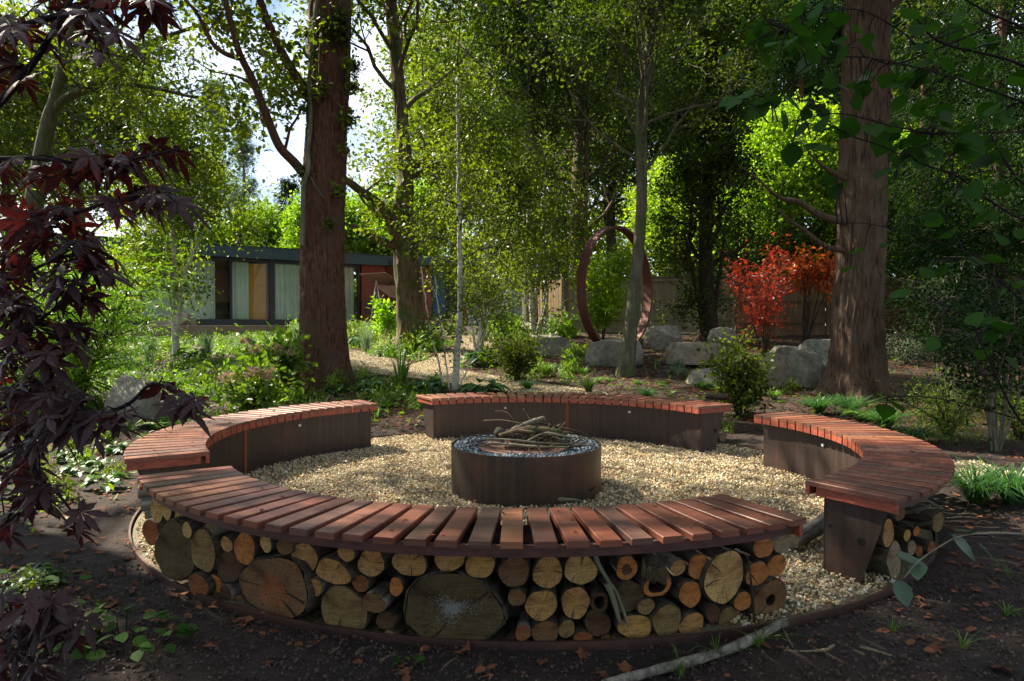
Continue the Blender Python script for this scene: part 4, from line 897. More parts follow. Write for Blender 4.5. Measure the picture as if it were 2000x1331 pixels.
# neighbouring brick house at the far left
nh = empty('brick_house', (-31.5, 38, 1.2), .12, 'red brick house with white windows at the far left edge', 'house')
def nb(name, xa, xb, ya, yb, za, zb, mat, par=None):
    mb = MB(); mb.box(((xa+xb)/2, (ya+yb)/2, (za+zb)/2), (xb-xa, yb-ya, zb-za)); return obj(name, mb.mesh(mat), par or nh)
nb('wall', -6, 4.0, 0, 5, -1, 3.3, BRICKM); nb('cornice', -6.1, 4.1, -.12, 0, 3.0, 3.35, WHITE)
rfm = simple('grey_slate', [(.3, (.22, .21, .24)), (.7, (.34, .33, .36))], (1, 1, 6), 3, .6, .3, .02)
V = [(-6.2, -.3, 3.36), (4.2, -.3, 3.36), (4.2, 5.3, 3.36), (-6.2, 5.3, 3.36), (-6.2, 2.5, 4.9), (4.2, 2.5, 4.9)]
obj('roof', mesh(V, [(0, 1, 5, 4), (2, 3, 4, 5), (1, 2, 5), (3, 0, 4), (3, 2, 1, 0)], rfm), nh)
for xw, zw in ((2.4, 1.5), (.2, 1.5), (2.4, -.6)):
    w_ = nb('window', xw-.7, xw+.7, -.06, -.005, zw, zw+1.15, WHITE); nb('pane', xw-.6, xw-.04, -.075, -.062, zw+.1, zw+1.05, BLACK, w_); nb('pane', xw+.04, xw+.6, -.075, -.062, zw+.1, zw+1.05, BLACK, w_)
# garden swing seat with pink canopy
g = at(735, 600, 26.0); sw = empty('swing_seat', (g.x, 26.0, gz(g.x, 26)), .2, 'garden swing seat with a dusty pink canopy against the brick pier', 'swing seat')
def qd(name, P, mat, th=.02):
    P = np.array(P, float); n_ = unit(np.cross(P[1]-P[0], P[2]-P[0]))*th; V = np.concatenate([P, P+n_]); return obj(name, mesh(V, [(0, 3, 2, 1), (4, 5, 6, 7), (0, 1, 5, 4), (1, 2, 6, 5), (2, 3, 7, 6), (3, 0, 4, 7)], mat), sw)
qd('canopy', [(-.62, -.5, 1.90), (.35, -.5, 1.97), (.95, .6, 1.62), (-.1, .6, 1.58)], PINK); qd('canopy_flap', [(-.05, -.3, 1.52), (.75, .1, 1.52), (.95, .3, 1.02), (.5, 0, 1.10)], PINK)
for xa in (-.22, .26):
    mb = MB(); mb.tube([(0, -.1, 1.72), (xa, -.25, .1)], .018, 8); obj('leg', mb.mesh(WHITE, True), sw)
mb = MB(); mb.tube([(.55, .2, 1.7), (.6, .3, .1)], .02, 8); obj('post', mb.mesh(ANTH, True), sw); mb = MB(); mb.box((.1, .1, .45), (1.1, .5, .06)); mb.box((.1, .34, .7), (1.1, .05, .5)); obj('seat', mb.mesh(DARKB), sw)

# ================================================================== FENCES
def fence(A, B_, bay, hgt, bmat, lab, rails=(.35, 1.0), bw_=.11, cap=True, post=.09, front_rails=True):
    A = np.array(A, float); B_ = np.array(B_, float); d = B_-A; Ln = np.linalg.norm(d); d /= Ln; a = math.atan2(d[1], d[0])
    fe = empty('fence', (A[0], A[1], gz(A[0], A[1])), a, lab, 'fence'); n_ = max(1, round(Ln/bay)); bay = Ln/n_
    for q in range(n_+1):
        mb = MB(); mb.box((q*bay, -.02, hgt/2), (post, post, hgt+.02)); obj('post', mb.mesh(bmat), fe)
    for q in range(n_):
        mb = MB(); nb_ = int(bay/bw_)
        for s in range(nb_):
            x = q*bay+post/2+(s+.5)*(bay-post)/nb_; mb.box((x, .05+.006*(s % 2), hgt/2+rnd.uniform(-.008, .008)), ((bay-post)/nb_-.004, .018, hgt), tint=rnd.random())
        obj('board_panel', mb.mesh(bmat), fe, kind='stuff')
        if front_rails:
            for z in rails: mb = MB(); mb.box((q*bay+bay/2, .015, hgt*z/1.8), (bay-post-.004, .05, .07)); obj('rail', mb.mesh(bmat), fe)
        if cap: mb = MB(); mb.box((q*bay+bay/2, .03, hgt+.012), (bay-.004, .10, .035)); obj('capping', mb.mesh(bmat), fe)
        mb = MB(); mb.box((q*bay+bay/2, .045, .05), (bay-post-.004, .03, .16)); obj('gravel_board', mb.mesh(bmat), fe)
    return fe
A1 = at(1440, 600, 21.8); fence((A1.x, 21.8), (at(2150, 600, 21.6).x, 21.6), 2.75, 1.82, FEN1, 'brown close boarded fence with horizontal rails behind the great right trunk', (.42, 1.1, 1.7))
fence((at(1100, 600, 23.2).x, 23.2), (A1.x-.1, 21.9), 2.4, 1.80, FEN2, 'pale sunlit board fence with horizontal rails behind the steel ring', (.42, 1.1, 1.7))
fence((at(1025, 600, 25.2).x, 25.2), (at(1098, 600, 23.3).x, 23.3), 1.3, 1.8, FEN1, 'brown upright board fence behind the birch clump', front_rails=False, bw_=.08)
fence((at(918, 600, 26.6).x, 26.6), (at(1022, 600, 25.3).x, 25.3), 2.1, 1.8, FEN3, 'grey painted fence between the brick wing and the birch clump', front_rails=False, bw_=.14)

# ================================================================== SPOTLIGHTS
def spot(px, py, h, lab):
    g = gnd(px, py); s = empty('garden_spotlight', g, 0, lab, 'spotlight', 'black garden spotlights on spikes')
    mb = MB(); mb.tube([(0, 0, -.02), (0, 0, h)], .010, 8); obj('spike', mb.mesh(BLACK, True), s)
    mb = MB(); mb.tube([(0, .03, h), (.0, -.02, h+.05), (0, -.07, h+.09)], [.025, .042, .045], 14); obj('lamp_head', mb.mesh(BLACK, True), s)
spot(1543, 752, .17, 'black spotlight on a spike in front of the squat mossy boulder'); spot(1826, 778, .17, 'black spotlight on a spike on the bare soil right of the great trunk')

# ================================================================== TREES
def thing_tree(name, base, label, cat='tree', group=None): return empty(name, base, 0, label, cat, group)
def rel(pts, base): return [np.array(p)-np.array(base) for p in pts]
def pxpath(P, Yd): return [np.array(at(x, y, Yd if np.isscalar(Yd) else Yd[i_])) for i_, (x, y) in enumerate(P)]
def crown_from(r, path, rad, tubes, tips, zmin, n, length, depth=2, up=.15, spread=.75, nch=5, wob=.16, droop=0, azi=None):
    path = np.array(path); s = np.linspace(0, 1, len(path))
    for q in range(n):
        t = zmin + (1-zmin)*(q+r.rand())/n; p = np.array([np.interp(t, s, path[:, k_]) for k_ in range(3)]); a = (q*2.4+r.rand()*.8) if azi is None else azi+r.normal()*.6
        d = np.array([math.cos(a), math.sin(a), .55-droop+.4*t]); ln_ = length*(1.15-.65*max(0, (t-zmin)/(1-zmin)))*(.8+.4*r.rand())
        grow(r, p, d, ln_, rad*(1.1-.8*t), depth, tubes, tips, up, spread, nch, wob)
def make_tree(label, P, Yd, radii, bark, leafm, n, lsize, seed, tpl='oval', zmin=.4, nl=14, length=2.6, depth=2, sig=.16, group=None, name='tree', nseg=20, extra=None, droop=0, up=.15, ldroop=.25, trunkkw=None, cat='tree', topup=0, cells=8, limbs=None):
    r = np.random.RandomState(seed); pts = pxpath(P, Yd); base = pts[0].copy(); base[2] = gz(base[0], base[1])-.03; pts[0] = base.copy(); base0 = base
    if topup: pts.append(pts[-1]+np.array([0, 0, topup]))
    lp = smooth_path(rel(pts, base0), 6); t = thing_tree(name, base0, label, cat, group)
    kw = dict(nseg=nseg, dz=.06, furrow=.004, cells=cells, flare=radii[0]*.18, seed=seed); kw.update(trunkkw or {})
    obj('trunk', trunk_mesh(rel(pts, base0), radii, BK[bark], **kw), t)
    tubes = []; tips = []
    crown_from(r, lp, radii[0]*.32, tubes, tips, zmin, nl, length, depth, up=up, droop=droop)
    for lb in (limbs or []):
        lpts = rel(pxpath(*lb[0]), base0); C = smooth_path(lpts, 6); rr_ = np.linspace(lb[1], lb[2], len(C)); tubes.append((C, rr_, 8))
        if lb[3]:
            for q in range(lb[3]):
                k_ = int(len(C)*(.15+.8*r.rand())); k_ = min(k_, len(C)-1); grow(r, C[k_], r.normal(size=3)+np.array([0, 0, lb[4] if len(lb) > 4 else .2]), .9+.8*r.rand(), rr_[k_]*.4, 1, tubes, tips, .05, .8, 4)
    if tubes: obj('branches', tubes_mesh(tubes, BK[bark]), t)
    if n and tips:
        C, D = cluster(tips, n, sig, seed+1); parts = [leaves(C, lsize, tpl, seed+2, up=.45, dirs=D, droop=ldroop)]
        if extra: C2 = extra(r); parts.append(leaves(C2, lsize, tpl, seed+3, up=.45, droop=ldroop))
        leafobj('crown', parts, L[leafm], t)
    return t, base0, lp

# --- the great left trunk
T1P = [(634, 752), (631, 600), (630, 450), (636, 300), (642, 150), (645, 0), (650, -200), (660, -420)]
t1, b1, l1 = make_tree('great reddish brown tree trunk left of centre with a vine climbing its left side', T1P, 11.75, [.41, .37, .355, .345, .345, .34, .31, .22], 'red', 'broad', 36000, .10, 11,
    tpl='oval', zmin=.76, nl=14, topup=4.5, length=4.2, depth=2, sig=.17, nseg=110, trunkkw=dict(dz=.03, furrow=.022, cells=50, vl=.16, flare=.09, roots=6),
    limbs=[(([(602, 350), (575, 318), (545, 285), (520, 225), (495, 160), (468, 105), (450, 40), (425, -60)], [11.6, 11.4, 11.2, 11, 10.9, 10.8, 10.7, 10.5]), .085, .04, 4, .1),
           (([(603, 190), (585, 160), (560, 120), (530, 60), (508, 0), (490, -80)], [11.6, 11.4, 11.2, 11, 10.9, 10.7]), .085, .05, 1, .3),
           (([(470, 115), (440, 105), (415, 85), (395, 45), (380, 20), (352, -10)], [10.8, 10.7, 10.6, 10.6, 10.5, 10.5]), .045, .02, 4, .1)])
tb = [(smooth_path(rel(pxpath([(622, -20), (612, 60), (608, 120), (603, 165), (606, 200), (606, 250), (601, 290), (602, 330), (593, 362), (592, 420), (590, 480)], 11.36), b1), 5), np.linspace(.03, .045, 51), 7),
      (smooth_path(rel(pxpath([(626, 60), (624, 100), (622, 165)], 11.36), b1), 5), .010, 5), (smooth_path(rel(pxpath([(606, 345), (620, 370), (634, 388)], 11.36), b1), 5), .010, 5)]
obj('climbing_vine', tubes_mesh(tb, BK['grey']), t1)
r = np.random.RandomState(2)
tf = []; C = []
for (x, y, s_, k_) in ((668, 35, .28, 60), (672, 70, .26, 60), (645, 60, .25, 40), (692, 133, .20, 60), (690, 170, .16, 30), (682, 235, .18, 60), (676, 290, .10, 20), (664, 375, .13, 45), (645, 440, .08, 15), (632, 182, .14, 25), (600, 70, .16, 30), (592, 345, .16, 20), (598, 215, .12, 20)):
    c_ = np.array(at(x, y, 11.45))-b1
    for q in range(int(k_*1.6)):
        d = unit(r.normal(size=3)+np.array([.1 if x > 640 else -.3, -.5, -.1])); l = s_*(.5+.8*r.rand()); tf.append((np.array([c_, c_+d*l*.6+r.normal(size=3)*.02, c_+d*l+np.array([0, 0, -.04])]), np.array([.006, .004, .002]), 4))
    C.append(c_+r.normal(size=(k_*2, 3))*s_*.45+np.array([0, -.1, 0]))
obj('shoot_tufts', tubes_mesh(tf, BK['dark']), t1, kind='stuff')
leafobj('tuft_leaves', [leaves(np.concatenate(C), .075, 'oval', 5, up=.3)], L['broad'], t1)

# --- the great right trunk
T7P = [(1680, 778), (1675, 650), (1680, 500), (1687, 300), (1692, 130), (1696, 0), (1704, -200), (1710, -420)]
t7, b7, l7 = make_tree('great furrowed tree trunk right of centre with flared roots', T7P, 10.75, [.40, .37, .345, .335, .33, .32, .30, .24], 'oak', 'ever', 45000, .075, 17, tpl='oval', zmin=.66, nl=16, length=4.4, depth=2, sig=.17,
    nseg=150, trunkkw=dict(dz=.022, furrow=.036, cells=40, vl=.42, flare=.17, roots=5, lump=.02),
    limbs=[(([(1648, 435), (1600, 420), (1560, 395), (1520, 385), (1480, 350), (1440, 320)], [10.6, 10.3, 10.1, 9.9, 9.7, 9.5]), .06, .006, 0, .0),
           (([(1645, 490), (1610, 480), (1570, 450), (1530, 420), (1500, 390)], [10.6, 10.4, 10.3, 10.2, 10.2]), .05, .005, 0, .1),
           (([(1650, 350), (1615, 330), (1590, 310), (1560, 270)], [10.6, 10.5, 10.4, 10.3]), .045, .005, 0, .1)])
tb = [(smooth_path(rel(pxpath([(1712, 690), (1710, 740), (1712, 790)], 10.35), b7), 6), .012, 6)]
obj('cable', tubes_mesh(tb, BLACK), t7)
# --- gnarled ivy-clad tree behind the left trunk
make_tree('gnarled twisting tree with ivy and torn bark behind the great left trunk', [(806, 668), (800, 600), (795, 520), (786, 430), (792, 360), (788, 270), (780, 180), (770, 80), (762, -20), (760, -160)], 17.6,
    [.38, .34, .33, .27, .20, .165, .155, .15, .14, .10], 'ivy', 'broad', 17000, .12, 23, tpl='oval', zmin=.6, nl=12, length=3.2, sig=.17, nseg=60, trunkkw=dict(dz=.05, furrow=.03, cells=14, vl=.5, flare=.18, lump=.07),
    limbs=[(([(775, 470), (760, 425), (735, 395), (700, 370), (670, 350), (630, 345)], [17.4, 17, 16.6, 16.3, 16, 15.8]), .14, .07, 3, .3),
           (([(770, 480), (740, 470), (715, 455), (685, 440)], [17.4, 17, 16.8, 16.6]), .13, .06, 0, 0),
           (([(800, 330), (830, 315), (880, 305), (920, 285), (960, 240)], [17.6, 17.7, 17.8, 18, 18.2]), .10, .04, 8, .1),
           (([(795, 350), (840, 330), (900, 320), (950, 325)], [17.6, 17.8, 18, 18.2]), .08, .03, 6, .1)])
# --- birches
def birch(label, stems, Yd, seed, n, lsize=.055, zmin=.42, leaf='birch', length=1.0, nl=8, sig=.12, group='white stemmed birches'):
    r = np.random.RandomState(seed); b0 = pxpath(stems[0][0], Yd)[0]; b0[2] = gz(b0[0], b0[1])-.02; t = thing_tree('birch_tree', b0, label, 'birch', group); tubes = []; tips = []
    for P, r0, r1, hasl in stems:
        lp = smooth_path(rel(pxpath(P, Yd+rnd.uniform(-.15, .15)), b0), 6); lp = lp+np.concatenate([np.zeros((1, 3)), r.normal(size=(len(lp)-1, 3))*.006])
        obj('trunk', mesh(*tube(lp, np.linspace(r0, r1, len(lp)), 10), BK['birch'], smooth=True), t)
        if hasl: crown_from(r, lp, r0*.35, tubes, tips, zmin, nl, length, 2, up=-.02, nch=4, droop=.1)
    if tubes: obj('branches', tubes_mesh(tubes, BK['dark']), t)
    C, D = cluster(tips, n, sig, seed); leafobj('crown', [leaves(C, lsize, 'rhomb' if lsize < .06 else 'oval', seed, up=.35, dirs=D, droop=.6)], L[leaf], t); return t
birch('slender white birch standing just behind the farthest bench', [([(889, 768), (893, 690), (899, 600), (898, 500), (896, 400), (895, 280), (893, 150)], .062, .018, 1), ([(868, 766), (858, 715), (842, 650), (830, 580), (822, 520)], .018, .008, 0), ([(878, 766), (868, 690), (855, 600), (850, 540)], .015, .007, 0), ([(893, 768), (905, 740), (922, 700), (938, 660), (960, 600), (985, 545)], .014, .006, 1)], 10.95, 31, 10000, .05, zmin=.46, nl=12, length=.85)
birch('birch with several pale stems beside the gravel path', [([(935, 702), (940, 640), (948, 560), (952, 470), (952, 380), (955, 230)], .10, .03, 1), ([(930, 690), (922, 640), (913, 600), (905, 540)], .035, .02, 0), ([(938, 690), (952, 610), (962, 540), (966, 450), (970, 330)], .05, .02, 1)], 15.5, 32, 17000, .075, zmin=.48, nl=10, length=1.5, sig=.18)
birch('multi stemmed white birch in front of the fence, left of the steel ring', [([(1042, 662), (1040, 600), (1036, 520), (1033, 440), (1032, 330)], .11, .05, 1), ([(1044, 640), (1048, 560), (1058, 500), (1062, 430), (1064, 330)], .05, .03, 1), ([(1040, 630), (1028, 580), (1018, 560), (1012, 500)], .03, .015, 1), ([(1045, 660), (1060, 600), (1068, 540), (1070, 470)], .03, .015, 1), ([(1048, 655), (1062, 610), (1068, 580), (1075, 500), (1080, 420)], .03, .015, 1)], 20.2, 33, 9000, .09, zmin=.55, nl=8, length=1.5, sig=.2)
birch('white multi stemmed birch in the sunny bed in front of the decking', [([(345, 712), (342, 650), (343, 590), (340, 520), (338, 440), (340, 260)], .085, .03, 1), ([(345, 660), (352, 590), (358, 540), (375, 500), (392, 450), (405, 300)], .05, .02, 1), ([(343, 650), (325, 620), (308, 600), (298, 585), (285, 540)], .03, .015, 1), ([(344, 660), (330, 570), (325, 500), (320, 420)], .035, .015, 1)], 15.4, 34, 17000, .075, zmin=.78, nl=9, length=1.2, leaf='birch', sig=.16)
# --- tall silver trunk and the leaning grey trunk
make_tree('tall silvery trunk forking high up in the middle distance', [(1036, 645), (1034, 500), (1033, 380), (1036, 290), (1034, 200), (1022, 100), (1014, 0), (1005, -120)], 22, [.25, .24, .23, .21, .17, .14, .11, .07], 'grey', 'ever', 30000, .11, 41, zmin=.42, nl=18, length=3.6, sig=.17, nseg=30,
    limbs=[(([(1036, 290), (1046, 220), (1056, 150), (1070, 60), (1080, -40)], 22), .15, .08, 8, .4), (([(1033, 240), (1000, 190), (950, 140), (900, 90)], [22, 21.8, 21.5, 21.2]), .08, .03, 8, .2), (([(1030, 170), (1000, 130), (960, 60), (930, 0)], [22, 22, 22, 22]), .07, .03, 7, .2)])
make_tree('slender leaning grey green trunk standing in front of the steel ring', [(1220, 737), (1232, 640), (1246, 500), (1253, 400), (1253, 300), (1253, 215), (1266, 120), (1272, 0), (1275, -160)], 12.7, [.155, .125, .108, .103, .10, .095, .088, .08, .055], 'mossy', 'ever', 34000, .062, 43, zmin=.44, nl=20, length=2.6, sig=.13, nseg=36, trunkkw=dict(flare=.03))
# --- ivy covered trees at the fence
make_tree('ivy clad trunk rising behind the top of the steel ring', [(1128, 640), (1130, 540), (1130, 440), (1135, 300), (1140, 150), (1145, -40)], 24, [.32, .32, .31, .28, .22, .14], 'ivy', 'ever', 28000, .12, 47, zmin=.35, nl=20, length=3.6, sig=.18, nseg=40, trunkkw=dict(furrow=.03))
make_tree('dark ivy smothered tree at the fence between the ring and the red maple', [(1385, 652), (1380, 560), (1378, 470), (1385, 350), (1395, 220), (1400, 60)], 19.6, [.30, .22, .19, .16, .13, .08], 'dark', 'ever', 34000, .085, 49, zmin=.25, nl=22, length=1.75, sig=.14, nseg=20, cells=5,
    limbs=[(([(1390, 648), (1398, 590), (1408, 520), (1415, 450)], 19.5), .09, .04, 5, .2), (([(1375, 645), (1362, 580), (1350, 520), (1335, 450)], 19.5), .08, .04, 8, .2)])
# --- left: large pale limbed tree
make_tree('large pale limbed tree leaning over the left side of the garden', [(20, 720), (50, 500), (90, 260), (110, 190), (135, 90), (165, -10), (190, -150)], 15.5, [.26, .21, .16, .14, .125, .10, .06], 'mossy', 'birch', 15000, .085, 53, zmin=.5, nl=12, length=2.8, sig=.15,
    limbs=[(([(95, 230), (130, 190), (200, 155), (270, 95), (330, 70), (420, 40)], [15.5, 15.4, 15.2, 15, 14.8, 14.6]), .10, .03, 14, .1), (([(110, 205), (150, 185), (220, 165), (300, 172), (380, 190), (430, 185)], [15.5, 15.4, 15.2, 15, 14.8, 14.6]), .08, .02, 14, 0)])
# --- dark evergreens on the right
def conifer(label, base, h, r0, seed, n, mat='dark', lsize=.11, rb=.22, low=.12, group=None, name='conifer', dens=1.0, bark='red'):
    r = np.random.RandomState(seed); t = thing_tree(name, base, label, 'conifer', group)
    obj('trunk', mesh(*tube(np.array([(0, 0, -.05), (.03, .0, h*.5), (0, 0, h)]), [rb, rb*.7, .02], 14), BK[bark], smooth=True), t)
    tubes = []; tips = []
    for q in range(int(h*7*dens)):
        z = h*(low+(1-low)*(r.rand()**.9)); a = r.rand()*2*PI; l = r0*(1-.85*(z/h-low)/(1-low))*(.7+.5*r.rand()); d = np.array([math.cos(a), math.sin(a), -.05])
        P = [np.array([0, 0, z])+d*l*s+np.array([0, 0, -.22*l*s*s]) for s in (0, .3, .6, 1)]; tubes.append((np.array(P), np.array([.03, .022, .012, .004]), 4))
        for s in (.3, .45, .6, .75, .9, 1): tips.append((np.array([0, 0, z])+d*l*s+np.array([0, 0, -.22*l*s*s]), unit(d+np.array([0, 0, -.3]))))
    obj('branches', tubes_mesh(tubes, BK['dark']), t)
    C, D = cluster(tips, n, .22, seed); leafobj('crown', [leaves(C, lsize, 'long', seed, up=.5, dirs=D, droop=.5)], L[mat], t); return t
def gp(px, Yd): x = at(px, 600, Yd).x; return (x, Yd, gz(x, Yd))
cf1 = conifer('dark yew behind the fence to the right of the great right trunk', gp(1800, 23), 13, 4.2, 61, 42000, lsize=.15, group='dark evergreens on the right')
cf2 = copy_tree(cf1, None, gp(1950, 20), 2.0, 1.05, 'darkest evergreen at the right edge of the garden')
cf3 = copy_tree(cf1, None, gp(1640, 40), 4.0, 1.5, 'dark evergreen high behind the left side of the great right trunk')
cf4 = copy_tree(cf1, None, gp(1560, 32), 1.0, 1.2, 'distant evergreen behind the lime green foliage')
cf5 = copy_tree(cf1, None, gp(2120, 16), 3.0, 1.0, 'dark evergreen just cut off by the right edge of the photo')
k1 = conifer('tall narrow pale green conifer beyond the garden house roof', gp(420, 44), 15.5, 1.7, 62, 30000, mat='silver', lsize=.17, rb=.2, low=.02, group='narrow conifers beyond the house')
copy_tree(k1, None, gp(478, 46), 1.0, (.95, .95, .86), 'second narrow conifer, slightly shorter, close left of the sky gap')
copy_tree(k1, None, gp(350, 47), 2.0, (1.1, 1.1, .95), 'narrow conifer behind the crown of the white birch')
k2 = conifer('small distant bluish conifer in the sky gap left of the great trunk', gp(566, 60), 12.8, 2.6, 63, 16000, mat='dark', lsize=.22, low=.02)
# --- background broadleaved trees
def bgtree(label, px, Yd, h, seed, leafm, n, lsize=.20, length=4.2, group='trees beyond the garden', zmin=.25):
    r = np.random.RandomState(seed); b0 = gp(px, Yd); t = thing_tree('background_tree', b0, label, 'tree', group)
    P = [np.array([0, 0, 0]), np.array([.2, .1, h*.4]), np.array([-.1, 0, h*.7]), np.array([0, 0, h])]; lp = smooth_path(P, 6)
    obj('trunk', mesh(*tube(lp, np.linspace(.28, .05, len(lp)), 12), BK['ivy'], smooth=True), t); tubes = []; tips = []
    crown_from(r, lp, .10, tubes, tips, zmin, 26, length, 2, up=.1, nch=5); obj('branches', tubes_mesh(tubes, BK['ivy']), t)
    C, D = cluster(tips, n, .22, seed); leafobj('crown', [leaves(C, lsize, 'rhomb', seed, up=.4, dirs=D)], L[leafm], t); return t
g1 = bgtree('broad green tree behind the brick wing', 880, 40, 14, 71, 'broad', 19000)
g2 = bgtree('holly green tree behind the fence left of the steel ring', 1080, 38, 14, 72, 'ever', 22000)
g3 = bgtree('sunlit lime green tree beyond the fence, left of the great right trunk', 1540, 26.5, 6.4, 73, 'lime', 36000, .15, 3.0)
g4 = bgtree('light green tree at the far left beyond the purple maple', 150, 34, 13, 74, 'birch', 15000)
g5 = bgtree('low sunlit yellow green tree just behind the garden house roof', 640, 36, 5.2, 75, 'bright', 22000, .17, 2.6)
CP = [(g1, 980, 38, 1.1, 'tall green tree behind the tall silvery trunk'), (g2, 1200, 41, 1.3, 'evergreen tree behind the top of the steel ring, left one'), (g2, 1300, 40, 1.3, 'evergreen tree behind the top of the steel ring, right one'), (g2, 1420, 41, 1.35, 'evergreen tree above the ivy smothered tree'),
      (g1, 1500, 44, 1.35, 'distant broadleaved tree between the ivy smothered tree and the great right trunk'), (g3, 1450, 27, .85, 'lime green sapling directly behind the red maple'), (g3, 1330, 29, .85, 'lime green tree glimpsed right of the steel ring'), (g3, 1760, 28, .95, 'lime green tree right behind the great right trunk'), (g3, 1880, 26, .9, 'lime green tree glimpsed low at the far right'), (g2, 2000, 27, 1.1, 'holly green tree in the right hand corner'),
      (g4, 260, 38, 1.0, 'light green tree above the left end of the garden house'), (g4, 20, 34, 1.0, 'light green tree cut by the left edge of the photo'), (g4, 60, 45, 1.1, 'pale tree far away at the left edge'), (g5, 720, 37, 1.0, 'low yellow green tree between the two left trunks behind the roof'), (g5, 520, 40, 1.0, 'low yellow green tree right of the narrow conifers'), (g5, 800, 36, 1.05, 'low yellow green tree behind the roof end'), (g5, 430, 38, .8, 'small yellow green tree behind the flue'),
      (g2, 1130, 42, 1.25, 'tall far tree closing the view above the ring'), (g1, 1380, 44, 1.35, 'tall far tree high above the ivy smothered tree'), (g1, 1700, 42, 1.35, 'tall far tree behind the great right trunk'), (g1, 840, 46, 1.25, 'tall far tree above the brick wing')]
for q, (s_, px, Yd, sc_, lab) in enumerate(CP): copy_tree(s_, None, gp(px, Yd), q*1.9, sc_, lab)
# trees standing beside and behind the photographer's place; they shade the benches and show in the window panes
for q, (x_, y_, sc_) in enumerate(((-9, -2, 1.0), (8.5, 1, 1.0), (2, -9, 1.1), (-4, -14, 1.1), (10, -12, 1.1), (-13, 5, .9), (11, 8, 1.0), (-16, -8, 1.1))):
    copy_tree(g1 if q % 2 else g2, None, (x_, y_, 0), q*1.1, sc_, f"{('leafy', 'evergreen')[q % 2]} tree outside the picture, {('near left', 'near right', 'behind the camera', 'behind left', 'behind right', 'left of the maple', 'right of the trunk', 'far behind left')[q]}")
shade_tree = bgtree('unseen tree added left of the purple maple, its crown shading the benches', 0, 5, 12.5, 76, 'broad', 42000, .13, 4.4, None, .42)  # out-of-view tree, added so its crown shades the benches and near soil
shade_tree.location = (-7.4, 6.4, 0)
# far woodland closing the horizon
r = np.random.RandomState(81); n_ = 70000; x_ = r.uniform(-75, 75, n_); hh = 6.2+1.5*np.sin(x_*.21)+1.2*np.sin(x_*.57+1); hh = np.where((x_ > -26) & (x_ < -12), 4.6, hh); hh = np.where(x_ > -5, hh+4, hh)
y_ = 62+6*r.rand(n_)+2*np.sin(x_*.4); C = np.stack([x_, y_, 1.1+hh*r.rand(n_)**.8], 1)
leafobj('far_woodland', [leaves(C, .62, 'rhomb', 82, up=.3)], L['birch'], label='hazy band of woodland far behind the garden', cat='woodland', kind='stuff')

# ================================================================== SHRUBS AND PLANTS
def shrub(label, px, pb, h, w_, mat, n, lsize, seed, tpl='oval', stems=7, lean=0.0, bark='dark', zlow=.15, name='shrub', cat='shrub', sig=None, droop=.3, up=.4, stem_r=.012, Yo=0, layered=0, group=None, extra=None):
    r = np.random.RandomState(seed); g = np.array(gnd(px, pb))+np.array([0, Yo, 0]); t = thing_tree(name, g, label, cat, group); tubes = []; tips = []
    for q in range(stems):
        a = 2*PI*q/stems+r.rand(); top = np.array([math.cos(a)*w_/2*(.3+.6*r.rand())+lean*h, math.sin(a)*w_/2*.8*(.3+.6*r.rand()), h*(.7+.3*r.rand())])
        P = smooth_path([np.array([math.cos(a)*.03, math.sin(a)*.03, 0]), top*np.array([.35, .35, .5])+r.normal(size=3)*.03*h, top], 4); tubes.append((P, np.linspace(stem_r, stem_r*.3, len(P)), 6))
        for k_ in range(int(2+len(P)*zlow), len(P)):
            tips.append((P[k_], unit(P[k_]-P[k_-1])))
            for m_ in range(3):
                d = unit(r.normal(size=3)+np.array([math.cos(a)*.6, math.sin(a)*.6, .3])); l = w_*.22*(.5+r.rand()); e = P[k_]+d*l; tubes.append((np.array([P[k_], (P[k_]+e)/2+np.array([0, 0, .02]), e]), np.array([.004, .003, .0015])*(stem_r/.012), 4)); tips += [(e, d), ((P[k_]+e)/2, d)]
    obj('stems', tubes_mesh(tubes, BK[bark]), t); C, D = cluster(tips, n, sig or w_*.09, seed)
    if layered: C[:, 2] = np.round(C[:, 2]/layered)*layered + r.normal(size=len(C))*layered*.16 - .25*layered*(np.hypot(C[:, 0], C[:, 1])/(w_/2))**2
    C[:, 2] = np.maximum(C[:, 2], .02); leafobj('foliage', [leaves(C, lsize, tpl, seed, up=up, dirs=D, droop=droop)], L[mat], t)
    if extra: extra(t, tips, r)
    return t
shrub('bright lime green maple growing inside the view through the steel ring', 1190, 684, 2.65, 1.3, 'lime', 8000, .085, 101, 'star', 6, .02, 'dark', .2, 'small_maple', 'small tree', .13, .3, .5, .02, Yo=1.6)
shrub('small red and orange leaved maple in front of the brown fence', 1492, 704, 2.4, 1.25, 'red', 1700, .08, 102, 'star', 6, 0, 'dark', .15, 'small_maple', 'small tree', .11, .3, .4, .016)
shrub('orange leaved shrub at the fence, its upper leaves above the fence top', 1568, 690, 2.3, 1.3, 'orange', 1100, .11, 103, 'oval', 10, .12, 'dark', .75, 'shrub', 'shrub', .12, .6, .3, .022)
shrub('small dark bushy shrub right of the gravel path behind the farthest bench', 1010, 745, .78, .85, 'broad', 3200, .05, 104, 'oval', 9, zlow=.1)
shrub('dense dark green shrub between the back and right benches', 1444, 815, .95, .78, 'broad', 2300, .06, 105, 'oval', 9, zlow=0, cat='shrub')
shrub('young yellow green leafy shrub between the gnarled trunk and the brick pier', 757, 668, 1.05, .8, 'bright', 900, .12, 106, 'oval', 5, zlow=.1)
shrub('fine feathery green shrub at the right, on the bare soil near the path', 1850, 855, .52, 1.05, 'peren', 5200, .05, 107, 'needle', 12, zlow=0, sig=.11)
shrub('small pale feathery plant on the bare soil by the fence at right', 1770, 712, .55, .9, 'silver', 1200, .06, 108, 'needle', 9, zlow=.1)
